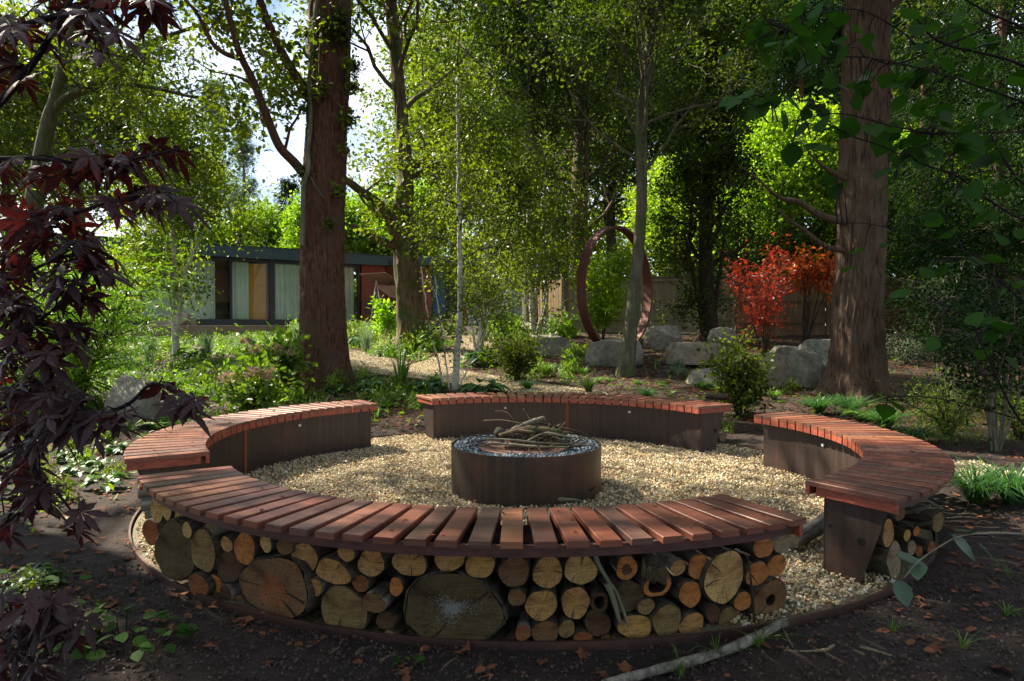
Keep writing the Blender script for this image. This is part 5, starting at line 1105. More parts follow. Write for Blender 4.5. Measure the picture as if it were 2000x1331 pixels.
shrub('second feathery green shrub at the right edge above the gravel', 1990, 860, .5, .8, 'peren', 2600, .05, 109, 'needle', 9, zlow=0)
for q, (px, pb, h, w_, lab) in enumerate(((1945, 882, 1.5, .9, 'thin many stemmed shrub with small dark leaves beside the right bench'), (1860, 800, 1.75, 1.1, 'thin twiggy shrub behind the feathery green shrub'), (1960, 800, 2.1, 1.5, 'tall twiggy dark shrub at the right edge'), (1830, 720, 2.0, 1.5, 'dark small leaved shrub screening the fence at right'))):
    shrub(lab, px, pb, h, w_, 'dark', 3200, .045, 110+q, 'oval', 11, zlow=.3, sig=.12, bark='grey', stem_r=.012)
shrub('yellow green maple foliage low at the fence, right of the great trunk', 1815, 665, 1.6, 1.6, 'peren', 1500, .09, 120, 'star', 6)
# laceleaf maple at the left: feathery drooping layers
shrub('feathery bright green laceleaf maple at the left behind the purple maple', 118, 812, 1.9, 2.3, 'lace', 26000, .085, 121, 'needle', 12, 0, 'dark', .1, 'laceleaf_maple', 'small tree', .20, .75, .5, .03, layered=.17, Yo=.3)
shrub('low green laceleaf maple spilling behind the tall grey boulder', 30, 835, .9, 1.3, 'lace', 11000, .075, 122, 'needle', 9, 0, 'dark', .1, 'laceleaf_maple', 'small tree', .16, .7, .5, .02, layered=.14)
# hydrangea with faded pink heads
def heads(t, tips, r):
    top = sorted(tips, key=lambda q: -q[0][2]-.4*q[0][0]*0)[:60]; r.shuffle(top)
    for q in range(11):
        p, d = top[q]; c = p + np.array([r.normal()*.04, -.05-.05*r.rand(), .03]); n_ = 150; v = unit(r.normal(size=(n_, 3)))*np.array([.075, .075, .055]); C = c+v*(.7+.3*r.rand(n_, 1))
        P, Fc, T = leaves(C, .026, 'rhomb', 7+q, up=.1, dirs=v*8); obj('flower_head', mesh(P, Fc, L['flower'], tint=T), t)
shrub('hydrangea with yellow green leaves and faded pink flower heads beside the great left trunk', 540, 770, .72, .9, 'peren', 1100, .115, 125, 'oval', 9, zlow=0, name='hydrangea', cat='hydrangea', sig=.10, extra=heads)
shrub('lower hydrangea with dusty pink heads leaning over the left bench', 490, 806, .50, .95, 'peren', 900, .09, 126, 'oval', 8, zlow=0, name='hydrangea', cat='hydrangea', sig=.10, extra=heads)
# plant builders
def blades(r, n, h, spread, w_, bend=.6):
    V = []; Fc = []; T = []
    for q in range(n):
        a = r.rand()*2*PI; tl = spread*r.rand(); hh = h*(.55+.5*r.rand()); d = np.array([math.cos(a), math.sin(a), 0]); s = np.array([-d[1], d[0], 0])*w_*(.7+.6*r.rand()); b_ = d*.03*r.rand()*h*4; t_ = r.rand(); i0 = len(V)
        for u_ in (0, .4, .75):
            p = b_+d*tl*hh*(u_**1.6)*(1+bend*u_)+np.array([0, 0, hh*(u_-bend*.35*u_**3)]); V += [p-s*(1-u_*.5), p+s*(1-u_*.5)]
        V.append(b_+d*tl*hh*(1+bend)+np.array([0, 0, hh*(1-bend*.55)])); T += [t_]*7
        Fc += [(i0, i0+1, i0+3), (i0, i0+3, i0+2), (i0+2, i0+3, i0+5), (i0+2, i0+5, i0+4), (i0+4, i0+5, i0+6)]
    return np.array(V), np.array(Fc), np.array(T)
def mk_grass(seed, n, h, spread, w_, mat, bend=.6): V, Fc, T = blades(np.random.RandomState(seed), n, h, spread, w_, bend); return mesh(V, Fc, L[mat], tint=T)
def mk_fern(seed, nf=9, l=.5):
    r = np.random.RandomState(seed); C = []; D = []; 
    for q in range(nf):
        a = 2*PI*q/nf+r.rand()*.4; d = np.array([math.cos(a), math.sin(a), 0]); s = np.array([-d[1], d[0], 0])
        for k_ in range(26):
            u_ = (k_+1)/27; p = d*l*u_*.9+np.array([0, 0, l*(.9*u_-.75*u_*u_)]); 
            for sg in (-1, 1): C.append(p); D.append(s*sg*1.0+d*.35)
    C = np.array(C); D = np.array(D); uu = np.tile(np.repeat(np.arange(26), 2), nf)/26; P, Fc = TPL['long']; n = len(C); S = l*.26*(1-.85*uu)+.01; a = unit(D); nr = unit(np.array([0, 0, 1.])+r.normal(size=(n, 3))*.15); s = np.cross(nr, a)
    V = C[:, None]+S[:, None, None]*(P[None, :, :1]*a[:, None]+P[None, :, 1:2]*s[:, None]*1.3+P[None, :, 2:3]*nr[:, None]); return mesh(V.reshape(-1, 3), ((np.arange(n)*4)[:, None, None]+Fc).reshape(-1, 3), L['peren'], tint=np.repeat(r.rand(n)*.6, 4))
def mk_hosta(seed, n=22, l=.20, mat='hosta', h=.16):
    r = np.random.RandomState(seed); V = []; Fc = []; T = []
    for q in range(n):
        a = r.rand()*2*PI; d = np.array([math.cos(a), math.sin(a), 0]); s = np.array([-d[1], d[0], 0]); L0 = l*(.7+.5*r.rand()); b_ = d*.08*r.rand()+np.array([0, 0, h*(.4+r.rand())]); i0 = len(V); t_ = r.rand()
        for u_, w_ in ((0, .05), (.25, .30), (.55, .33), (.82, .18), (1, .0)):
            c_ = b_+d*L0*(u_+.25)+np.array([0, 0, L0*(.35*u_-.6*u_*u_)]); V += [c_-s*L0*w_+np.array([0, 0, .18*L0*w_*2]), c_, c_+s*L0*w_+np.array([0, 0, .18*L0*w_*2])]; T += [t_]*3
        for k_ in range(4):
            o_ = i0+k_*3; Fc += [(o_, o_+1, o_+4), (o_, o_+4, o_+3), (o_+1, o_+2, o_+5), (o_+1, o_+5, o_+4)]
    return mesh(np.array(V), np.array(Fc), L[mat], tint=np.array(T))
def mk_mound(seed, n, w_, h, ls, mat, tpl='oval', low=0):
    r = np.random.RandomState(seed); v = unit(r.normal(size=(n, 3))); v[:, 2] = np.abs(v[:, 2]); C = v*np.array([w_/2, w_/2, h])*(.45+.6*r.rand(n, 1)); k_ = 1+.25*np.sin(np.arctan2(C[:, 1], C[:, 0])*3+seed); C = C*k_[:, None]; C[:, 2] = np.maximum(C[:, 2], .01)
    V, Fc, T = leaves(C, ls, tpl, seed, up=.45, dirs=v, droop=.1); return mesh(V, Fc, L[mat], tint=T)
PM = {'grass': [mk_grass(1, 260, .34, .8, .004, 'grass'), mk_grass(2, 220, .30, .9, .004, 'grass')], 'iris': [mk_grass(3, 42, .72, .35, .013, 'grass', .25), mk_grass(4, 30, .6, .3, .012, 'peren', .2)],
      'sedge': [mk_grass(5, 240, .30, 1.2, .005, 'hosta', .9)], 'fern': [mk_fern(6), mk_fern(7, 7, .42)], 'hosta': [mk_hosta(8), mk_hosta(9, 18, .24)], 'silver': [mk_mound(10, 420, .55, .4, .09, 'silver', 'long')],
      'per': [mk_mound(11, 340, .6, .34, .075, 'peren'), mk_mound(12, 420, .7, .45, .065, 'broad'), mk_mound(13, 380, .55, .30, .06, 'peren'), mk_mound(14, 300, .5, .5, .10, 'peren', 'long')],
      'cream': [mk_mound(15, 900, .62, .5, .035, 'cream', 'needle')], 'tall': [mk_grass(16, 120, .75, .35, .006, 'silver', .3)], 'star': [mk_mound(17, 300, .7, .5, .10, 'bright', 'star')]}
def plant(kind, v, px, pb, sc_, name, lab, cat, group=None):
    g = gnd(px, pb); o = obj(name, PM[kind][v], loc=g, rot=(0, 0, rnd.random()*6), label=lab, cat=cat, group=group); o.scale = (sc_, sc_, sc_*rnd.uniform(.9, 1.1)); return o
plant('iris', 0, 783, 768, 1.05, 'iris_clump', 'clump of upright sword shaped leaves at the near side of the gravel path', 'iris')
plant('iris', 1, 540, 715, 1.0, 'iris_clump', 'upright sword leaves behind the hydrangea in the sunny bed', 'iris'); plant('iris', 1, 472, 790, .8, 'iris_clump', 'narrow sword leaves left of the pink hydrangea heads', 'iris')
plant('tall', 0, 405, 700, 1.1, 'ornamental_grass', 'wispy pale grass in the sunny bed right of the white birch', 'grass'); plant('tall', 0, 292, 712, 1.1, 'ornamental_grass', 'wispy pale grass in the sunny bed left of the white birch', 'grass')
plant('tall', 0, 715, 690, 1.2, 'ornamental_grass', 'grey green spiky perennial right of the great left trunk', 'perennial'); plant('tall', 0, 580, 672, 1.1, 'ornamental_grass', 'silvery grass touching the left edge of the great left trunk', 'grass')
plant('grass', 0, 1150, 768, 1.0, 'grass_tuft', 'bright green grass tuft just behind the middle of the farthest bench', 'grass'); plant('grass', 1, 1118, 722, 1.3, 'grass_tuft', 'soft grass tuft in front of the wide flat topped boulder', 'grass'); plant('grass', 0, 1068, 735, 1.1, 'grass_tuft', 'grass tuft right of the small dark bushy shrub', 'grass')
plant('grass', 1, 1372, 762, .7, 'grass_tuft', 'small grass tuft in front of the low grey boulder', 'grass'); plant('grass', 1, 1512, 782, .8, 'grass_tuft', 'thin grass tuft on the soil in front of the black spotlight', 'grass'); plant('grass', 0, 735, 768, .8, 'grass_tuft', 'yellowish grass tuft right of the foot of the great left trunk', 'grass')
plant('sedge', 0, 1265, 782, .9, 'sedge_clump', 'bluish sedge clump behind the right half of the farthest bench', 'sedge'); plant('sedge', 0, 1030, 762, .8, 'sedge_clump', 'bluish sedge clump on the far side of the gravel path', 'sedge')
for q, (px, pb, sc_, lab) in enumerate(((1600, 808, 1.2, 'grassy clump close behind the far end of the right bench'), (1660, 812, 1.3, 'grassy clump at the foot of the great right trunk'), (1730, 838, 1.2, 'grassy clump behind the middle of the right bench'), (1905, 985, 1.25, 'spreading green sedge beside the outer rim of the right bench'), (1975, 985, 1.3, 'spreading green sedge at the right edge by the gravel'), (1790, 868, 1.0, 'grassy clump right behind the outer curve of the right bench'))): plant('sedge', 0, px, pb, sc_, 'sedge_clump', lab, 'sedge')
plant('fern', 0, 318, 838, .9, 'fern', 'bright green fern between the tall grey boulder and the left bench', 'fern'); plant('fern', 1, 1690, 822, 1.1, 'fern', 'dark fern below the roots of the great right trunk', 'fern'); plant('fern', 1, 1085, 790, .6, 'fern', 'little fern peeking over the farthest bench', 'fern')
plant('hosta', 0, 838, 772, 1.0, 'hosta', 'broad leaved plant left of the slender birch behind the farthest bench', 'hosta'); plant('hosta', 1, 945, 772, 1.1, 'hosta', 'low broad leaved plant behind the left half of the farthest bench', 'hosta'); plant('hosta', 1, 375, 706, 1.2, 'hosta', 'dark glossy hosta at the foot of the white birch', 'hosta'); plant('hosta', 0, 722, 772, .9, 'hosta', 'blue green broad leaved plant behind the end of the left bench', 'hosta')
plant('hosta', 1, 950, 712, 1.5, 'hosta', 'large dark green hosta at the foot of the path side birch', 'hosta'); plant('cream', 0, 752, 690, 1.2, 'rounded_shrub', 'rounded pale cream flowering shrub beyond the gravel path', 'shrub')
plant('silver', 0, 600, 665, 1.3, 'blue_flower_clump', 'grey green flowering clump in front of the deck beside the great left trunk', 'perennial'); plant('silver', 0, 1322, 728, .7, 'silver_plant', 'small silvery plant between the blocky and the long boulder', 'perennial')
plant('star', 0, 1100, 660, 1.6, 'leafy_plant', 'sunlit yellow green plants right of the birch clump', 'plant'); plant('star', 0, 985, 655, 1.4, 'leafy_plant', 'sunlit yellow green plant left of the birch clump', 'plant'); plant('per', 1, 880, 655, 1.5, 'leafy_plant', 'round dark shrub where the path turns to the house', 'plant')
plant('star', 0, 1405, 655, .8, 'leafy_plant', 'small pale leafy sprig at the foot of the ivy smothered tree', 'plant'); plant('per', 3, 1420, 845, .35, 'leafy_plant', 'low yellow green weed on the gravel behind the farthest bench end', 'weed')
# beds of mixed perennials: each clump a plant
LMK = {'the white birch': (345, 712), 'the great left trunk': (633, 752), 'the pink headed hydrangea': (540, 768), 'the tall grey boulder': (250, 838), 'the deck front': (450, 662), 'the rounded cream shrub': (752, 690), 'the gnarled trunk': (806, 668),
 'the path side birch': (935, 702), 'the slender birch': (889, 768), 'the flat topped boulder': (1076, 697), 'the fence birch clump': (1042, 662), 'the blocky boulder': (1204, 718), 'the great right trunk': (1686, 778), 'the dark green shrub': (1444, 815), 'the left bench': (300, 850), 'the purple maple': (60, 930), 'the brick wing': (860, 650), 'the bottom left corner': (20, 1290), 'the sword leaved clump': (783, 768)}
LMW = {k_: gnd(*v) for k_, v in LMK.items()}; USED = {}
KD = {'per': ('yellow green leafy mound', 'dark green leafy mound', 'low yellow green mound', 'lance leaved plant'), 'grass': ('grass tuft', 'fine grass tuft'), 'hosta': ('hosta', 'broad leaved hosta'), 'fern': ('fern', 'small fern'), 'silver': ('silvery leaved plant',), 'star': ('lobed leaved yellow plant',), 'tall': ('tall wispy grass',), 'cream': ('cream flowering mound',), 'sedge': ('sedge clump',)}
def plabel(kd, v, x, y):
    k_ = min(LMW, key=lambda q_: (LMW[q_].x-x)**2+(LMW[q_].y-y)**2); l = LMW[k_]; dx, dy = x-l.x, y-l.y
    rl = ('right of' if dx > 0 else 'left of') if abs(dx) > abs(dy) else ('behind' if dy > 0 else 'in front of'); b_ = f'{KD[kd][v]} {rl} {k_}'; n = USED[b_] = USED.get(b_, 0)+1
    return b_ if n == 1 else f"{KD[kd][v]} {('close', 'a little way', 'some way', 'farther', 'well', 'far')[min(5, n-2)]} {('out ' if rl == 'in front of' else '')}{rl} {k_}"
r = np.random.RandomState(55); q = 0
def bedfill(poly, n, kinds, lab, group, scl=(.7, 1.2)):
    """plants spread over a bed given by ground corners"""
    g = [gnd(*p) for p in poly]; xs_ = [p.x for p in g]; ys_ = [p.y for p in g]; k_ = 0; tries = 0; m_ = len(g)
    while k_ < n and tries < n*30:
        tries += 1; x = r.uniform(min(xs_), max(xs_)); y = r.uniform(min(ys_), max(ys_)); ins = False; j = m_-1
        for i_ in range(m_):
            if (ys_[i_] > y) != (ys_[j] > y) and x < (xs_[j]-xs_[i_])*(y-ys_[i_])/(ys_[j]-ys_[i_])+xs_[i_]: ins = not ins
            j = i_
        if not ins or math.hypot(x-RC[0], y-RC[1]) < 3.05: continue
        onpath = any(np.min(np.hypot(C[:, 0]-x, C[:, 1]-y)-w_) < .12 for C, S_, w_ in pth)
        if onpath: continue
        kd, v = kinds[r.randint(len(kinds))]; s_ = r.uniform(*scl); o = obj('perennial_plant', PM[kd][v], loc=(x, y, gz(x, y)-.01), rot=(0, 0, r.rand()*6), label=plabel(kd, v, x, y), cat='plant', group=group); o.scale = (s_, s_, s_*r.uniform(.8, 1.2)); k_ += 1
A_ = [('per', 0), ('per', 1), ('per', 2), ('per', 3), ('grass', 0), ('per', 0), ('per', 2), ('hosta', 0), ('fern', 1), ('silver', 0), ('star', 0)]
bedfill([(200, 668), (560, 664), (600, 700), (590, 800), (400, 822), (270, 850), (150, 800)], 105, A_, 'one of the mixed green plants in the sunny bed between left bench and deck', 'plants of the sunny bed behind the left bench', (.38, .8))
bedfill([(560, 652), (860, 652), (830, 712), (690, 700)], 60, A_+[('tall', 0), ('cream', 0)], 'one of the mixed plants in the bed between the path and the garden house', 'plants of the bed beyond the path', (.7, 1.3))
bedfill([(690, 730), (860, 755), (870, 800), (700, 815), (640, 770)], 24, A_[:9], 'one of the low plants between the path and the left bench end', 'plants beside the foot of the great left trunk', (.35, .7))
bedfill([(920, 690), (1150, 680), (1170, 750), (1010, 765), (930, 735)], 34, A_[:9], 'one of the low plants between the path and the wide flat topped boulder', 'plants on the island bed behind the path', (.4, .8))
bedfill([(960, 640), (1130, 640), (1140, 662), (960, 665)], 26, A_, 'one of the sunlit plants at the foot of the birch clump', 'plants by the birch clump', (.8, 1.4))
bedfill([(1170, 745), (1400, 770), (1800, 830), (1700, 770), (1460, 740)], 26, [('grass', 1), ('sedge', 0), ('per', 1), ('per', 2), ('fern', 1)], 'one of the low plants on the soil behind the farthest and right benches', 'low plants behind the farthest and right benches', (.25, .55))
bedfill([(-60, 900), (240, 850), (250, 930), (130, 1000), (-60, 1010)], 22, [('per', 1), ('per', 2), ('hosta', 0), ('per', 0)], 'one of the dark leafy plants at the left below the purple maple', 'leafy plants below the purple maple', (.3, .55))
bedfill([(-80, 1100), (90, 1080), (90, 1200), (-80, 1230)], 6, [('per', 1), ('hosta', 0)], 'one of the green leafy plants at the lower left edge', 'leafy plants at the lower left edge', (.25, .35))
# ground cover and leaf litter that nobody could count
def scatter(n, area, seed, keep):
    r = np.random.RandomState(seed); x = r.uniform(area[0], area[1], n); y = r.uniform(area[2], area[3], n); d = np.hypot(x-RC[0], y-RC[1]); m_ = keep(x, y, d, r)
    for C, S_, w_ in pth:
        for i_ in range(0, len(C), 2): m_ &= np.hypot(x-C[i_, 0], y-C[i_, 1]) > w_[i_]*.96
    x, y = x[m_], y[m_]; return np.stack([x, y, G(x, y)+.006+.012*r.rand(len(x))], 1)
nz = lambda x, y, s: np.sin(x*s+1.3)*np.cos(y*s*.9-.4)+.6*np.sin(x*s*2.3-y*s*1.7)
C3 = scatter(52000, (-4, 12, 8, 21.6), 291, lambda x, y, d, r: (d > 2.83) & (r.rand(len(x)) < .75+.25*nz(x, y, .9)))
C = scatter(46000, (-9, 11, .7, 21.5), 91, lambda x, y, d, r: (d > 2.83) & (r.rand(len(x)) < np.where(y < 2.6, .16, .8)*(.45+.55*(nz(x, y, 1.1) > -.2))))
leafobj('leaf_litter', [leaves(C3, .052, 'oval', 292, up=.85, droop=0), leaves(C, .042, 'oval', 92, up=.85, droop=0), leaves(C[::4]+np.array([.02, .01, .004]), .052, 'star', 93, up=.8, droop=0)], L['litter'], label='brown and orange fallen leaves scattered over the soil', cat='leaf litter', kind='stuff')
C = scatter(16000, (-9, 9, .7, 21), 191, lambda x, y, d, r: (d > 2.83)); r = np.random.RandomState(4)
C2 = scatter(26000, (-3.2, 3.6, .9, 3.6), 192, lambda x, y, d, r: (d > 2.83)); C = np.concatenate([C, C2]); sz_ = .008
V, Fc, T = pebbles(C+np.array([0, 0, -.004]), sz_, 194, .5); obj('soil_crumbs', mesh(V, Fc, simple('soil_crumb', [(.3, (.02, .013, .010)), (.7, (.085, .055, .04))], ns=20, bs=0)), label='small crumbs of earth and bark chips on the soil', cat='soil', kind='stuff')
a = r.rand(1100)*2*PI; d = 2.7*np.sqrt(r.rand(1100)); C = np.stack([RC[0]+d*np.cos(a), RC[1]+d*np.sin(a), np.full(1100, .012)], 1); C = C[np.hypot(C[:, 0]-PC[0], C[:, 1]-PC[1]) > .6]
leafobj('gravel_leaf_litter', [leaves(C, .032, 'oval', 95, up=.85, droop=0), leaves(C[::4]+np.array([.03, .02, 0]), .042, 'star', 96, up=.85, droop=0)], L['litter'], label='reddish fallen leaves lying on the gravel inside the bench circle', cat='leaf litter', kind='stuff')
def cov(x, y, d, r):
    den = np.where((x < -1.0) & (y > 8.2), .75, 0.0); den = np.where((y > 17.5) & (x < 1.5), .9, den); den = np.where((x > -1) & (y > 8.6) & (y < 18), .22, den); den = np.where((x > 2.5) & (y > 8), .10, den); den = np.where((x < -2.8) & (y > 2.5) & (y <= 8.2), .28, den)
    return (d > 2.95) & (r.rand(len(x)) < den*(.25+.75*(nz(x, y, 1.7) > -.1)))
C = scatter(52000, (-11, 9, 2, 22), 97, cov); C[:, 2] += .05*np.random.RandomState(3).rand(len(C))**2*2
leafobj('ground_cover', [leaves(C, .065, 'oval', 98, up=.6, droop=0)], L['peren'], label='low green ground cover filling the planting beds', cat='ground cover', kind='stuff')
V, Fc, T = [], [], []
C = scatter(9000, (-11, 9, 7.5, 22), 99, cov); r = np.random.RandomState(8); P0 = []; n_ = 0
for c_ in C[:2600]:
    v, f, t_ = blades(r, 5, .16+.12*r.rand(), .8, .004); V.append(v+c_); Fc.append(f+n_); T.append(t_); n_ += len(v)
obj('bed_grass', mesh(np.concatenate(V), np.concatenate(Fc), L['grass'], tint=np.concatenate(T)), label='thin grass blades growing through the planting beds', cat='grass', kind='stuff')
# bits of leaf lying on the slats
r = np.random.RandomState(17); Cs = []
for (bx, by), a0, a1 in ((BC['left'], 128, 210), (BC['front'], -145, -63), (BC['back'], 30, 118), (BC['right'], -55, 27)):
    for q in range(26): a = math.radians(r.uniform(a0, a1)); d = r.uniform(RI+.04, RO-.04); Cs.append((bx+d*math.cos(a), by+d*math.sin(a), HB+.003))
leafobj('slat_leaf_bits', [leaves(np.array(Cs), .026, 'oval', 18, up=.93, droop=0)], L['litter'], label='tiny bits of dead leaf lying on the bench slats', cat='leaf litter', kind='stuff')
# foreground plants
def leafy_patch(label, px, pb, n, w_, ls, seed, mat='alder', h=.10, name='leafy_plant'):
    r = np.random.RandomState(seed); g = np.array(gnd(px, pb)); t = thing_tree(name, g, label, 'plant'); P, Fc = TPL['oval']; tb = []
    P = np.array([[0, 0, 0], [.10, .26, .03], [.38, .40, .05], [.75, .24, .02], [1, 0, -.06], [.75, -.24, .02], [.38, -.40, .05], [.10, -.26, .03], [.4, 0, -.01], [.75, 0, -.03]]); Fq = [(0, 8, 2, 1), (8, 9, 3, 2), (9, 4, 3), (0, 7, 6, 8), (8, 6, 5, 9), (9, 5, 4)]
    lm = [mesh(P*ls*s_, Fq, L[mat], tint=np.full(10, tt), smooth=True) for s_, tt in ((1, .3), (.85, .8), (1.15, .55))]
    for q in range(n):
        a = r.rand()*2*PI; d = math.sqrt(r.rand())*w_/2; p = np.array([d*math.cos(a), d*math.sin(a)*.8, h*(.5+.8*r.rand())*(1-.4*d/w_*2)])
        ln_ = gz(g[0]+p[0], g[1]+p[1])-g[2]; p[2] += ln_; o = obj('leaf', lm[q % 3], t, loc=p); o.rotation_euler = (r.normal()*.25, r.normal()*.25+.15, a+r.normal()*.6); tb.append((np.array([[p[0]*.6, p[1]*.6, ln_], [p[0]*.85, p[1]*.85, p[2]*.6], p]), np.array([.0018, .0015, .001]), 4))
    obj('stems', tubes_mesh(tb, BK['mapl']), t)
leafy_patch('spreading leafy green plant at the lower left in front of the log stack', 245, 1262, 62, .50, .056, 1)
leafy_patch('green leafy plant in the bottom left corner behind the maple leaves', 150, 1240, 22, .26, .05, 2); leafy_patch('little seedling with compound leaves on the dark soil in front of the huge stump slice', 795, 1305, 9, .10, .030, 3, h=.03)
leafy_patch('small green seedling on the soil left of the steel edging', 168, 1195, 8, .12, .04, 4, h=.04); leafy_patch('green weed leaves beside the purple maple at the left edge', 40, 1165, 26, .5, .05, 5)
for q, (px, pb, s_, lab) in enumerate(((1400, 1290, .22, 'thin grass blades beside the fallen branch'), (1480, 1265, .20, 'green grass blades crossing the fallen branch'), (1745, 1235, .14, 'small grass tuft on the dark soil right of the fallen branch'), (1970, 1130, .16, 'small weed tuft at the right edge on the dark soil'), (1880, 1270, .16, 'flattened weed tuft near the lower right corner'), (1965, 1205, .14, 'tiny green weed by the right edge'), (1330, 1325, .2, 'grass blades at the near end of the fallen branch'))):
    o = obj('grass_tuft', mk_grass(300+q, 16, 1, 1.1, .022, 'grass', .8), loc=gnd(px, pb), rot=(0, 0, q), label=lab, cat='grass'); o.scale = (s_*.6,)*3
# single fallen leaves that show large
lfm = []
for q, (tt, mt) in enumerate(((.9, 'litter'), (.6, 'litter'), (.35, 'litter'))):
    a = np.linspace(0, 2*PI, 18)[:-1]; rr_ = 1+.22*np.cos(5*a)+.08*np.sin(11*a+q); V = [(0, 0, .01)]+[(rr_[k_]*math.cos(a[k_])*.5, rr_[k_]*math.sin(a[k_])*.42, .10*math.sin(a[k_]*2+q)**2+.04*math.cos(3*a[k_])) for k_ in range(17)]
    lfm.append(mesh(V, [(0, k_+1, (k_+1) % 17+1) for k_ in range(17)], L[mt], tint=np.full(18, tt), smooth=True))
for q, (px, pb, s_, lab) in enumerate(((476, 1218, .085, 'large pale curled leaf on the soil below the split stump slice'), (1137, 1283, .06, 'pale curled leaf on the soil below the nearest bench'), (640, 1210, .06, 'pale dry leaf against the steel edging left of centre'), (1220, 1308, .06, 'orange brown dry leaf on the soil at the centre bottom'), (150, 1078, .07, 'pale leaf on the soil at the left'), (105, 1172, .075, 'reddish brown dry leaf at the left edge'), (790, 1320, .05, 'pinkish dry leaf near the little seedling'), (1665, 1195, .09, 'brown oak leaf leaning on the edging below the right bench'), (1690, 1185, .05, 'small reddish leaf by the edging below the right bench'), (1130, 1262, .06, 'grey dry leaf propped on the steel edging'), (700, 1300, .045, 'yellowish dry leaf left of the little seedling'), (1955, 1310, .08, 'long yellow green leaf in the bottom right corner'), (960, 1308, .05, 'dry brown leaf on the dark soil at the bottom'), (1060, 1300, .045, 'curled tan leaf right of the bottom centre'))):
    o = obj('fallen_leaf', lfm[q % 3], loc=gnd(px, pb)+Vector((0, 0, .006)), rot=(rnd.uniform(-.3, .3), rnd.uniform(-.3, .3), q*1.7), label=lab, cat='leaf', group='single fallen leaves near the camera'); o.scale = (s_,)*3

# ================================================================== PURPLE MAPLE IN THE FOREGROUND
def palmate(seed, lobes=7):
    r = np.random.RandomState(seed); A = np.linspace(-2.25, 2.25, lobes); Ls = np.interp(np.abs(A), [0, .8, 1.5, 2.3], [1, .93, .72, .42])*(1+.08*r.normal(size=lobes)); V = [(0, 0, 0)]; Fc = []
    rows_ = []
    for a, l in zip(A, Ls):
        c_, s_ = math.cos(a), math.sin(a); row = []
        for u_, w_ in ((.30, .0), (.34, .085), (.50, .125), (.62, .115), (.70, .085), (.80, .06), (.88, .03), (1, 0)):
            pass
        mid = []; lf = []; rg = []
        for u_, w_ in ((.18, .05), (.38, .105), (.50, .13), (.58, .10), (.70, .085), (.80, .045), (1.0, 0.0)):
            z = .03-.30*(u_*l)**2; w2 = w_*(1.0 if lobes > 5 else 1.3); mid.append((u_*l*c_, u_*l*s_, z+.012)); lf.append((u_*l*c_-s_*w2, u_*l*s_+c_*w2, z-.02)); rg.append((u_*l*c_+s_*w2, u_*l*s_-c_*w2, z-.02))
        b0 = len(V); V += mid+lf+rg; n7 = 7
        Fc += [(0, b0, b0+n7), (0, b0+2*n7, b0)]
        for k_ in range(6):
            if k_ < 5: Fc += [(b0+k_, b0+k_+1, b0+n7+k_+1, b0+n7+k_), (b0+k_+1, b0+k_, b0+2*n7+k_, b0+2*n7+k_+1)]
            else: Fc += [(b0+k_, b0+k_+1, b0+n7+k_), (b0+k_+1, b0+k_, b0+2*n7+k_)]
    return np.array(V), Fc
mlm = []
for q in range(4):
    V, Fc = palmate(q, 7 if q < 3 else 5); mlm.append(mesh(V, Fc, L['purple'], tint=np.full(len(V), (.2, .8, .5, .95)[q]), smooth=False))
def sprays(label, trunk, mains, clusters, lmesh, bark, lname, size, seed, name, cat, pet=.04, dz=(.25, .75), tr=.03, sub='branch', rs=1.0):
    r = np.random.RandomState(seed); b0 = np.array(trunk[0], float); t = thing_tree(name, b0, label, cat)
    TP = smooth_path(rel(trunk, b0), 5); obj('trunk', mesh(*tube(TP, np.linspace(tr, tr*.4, len(TP)), 10), BK[bark], smooth=True), t)
    allp = []
    for pts, r0, r1 in mains:
        P = smooth_path(rel([at(x, y, Yd) for x, y, Yd in pts], b0), 6); k_ = np.argmin(np.linalg.norm(TP-P[0], axis=1)); P = np.concatenate([[TP[k_]], P]); rr_ = np.linspace(r0*rs, r1*rs, len(P)); obj(sub, mesh(*tube(P, rr_, 8), BK[bark], smooth=True), t); allp.append(P[1:])
    A = np.concatenate(allp); tw = []; n_ = 0
    for cx, cy_, sx, sy, n, y0, y1 in clusters:
        for q in range(n):
            px, py = r.normal(cx, sx*.6), r.normal(cy_, sy*.6); Yd = r.uniform(y0, y1); p = np.array(at(px, py, Yd))-b0; k_ = np.argmin(np.linalg.norm(A-p, axis=1)); a0 = A[k_]; base = a0+(p-a0)*.72+np.array([0, 0, .01])
            out = p-a0; yaw = math.atan2(out[1], out[0])+r.normal()*.7; pitch = r.uniform(*dz); s_ = size*(.75+.5*r.rand())
            o = obj(lname, lmesh[r.randint(len(lmesh))], t, loc=p); o.rotation_euler = Euler((r.normal()*.45, pitch, yaw), 'XYZ'); o.scale = (s_,)*3
            tw.append((np.array([a0, (a0+p)/2+np.array([0, 0, .012]), p]), np.array([.0024, .0016, .0010]), 5)); n_ += 1
    obj('twigs', tubes_mesh(tw, BK[bark]), t, kind='stuff'); return t, n_
MT = [at(-520, 1500, 1.5), at(-480, 1000, 1.6), at(-420, 600, 1.6), at(-330, 200, 1.55), at(-250, -150, 1.5)]
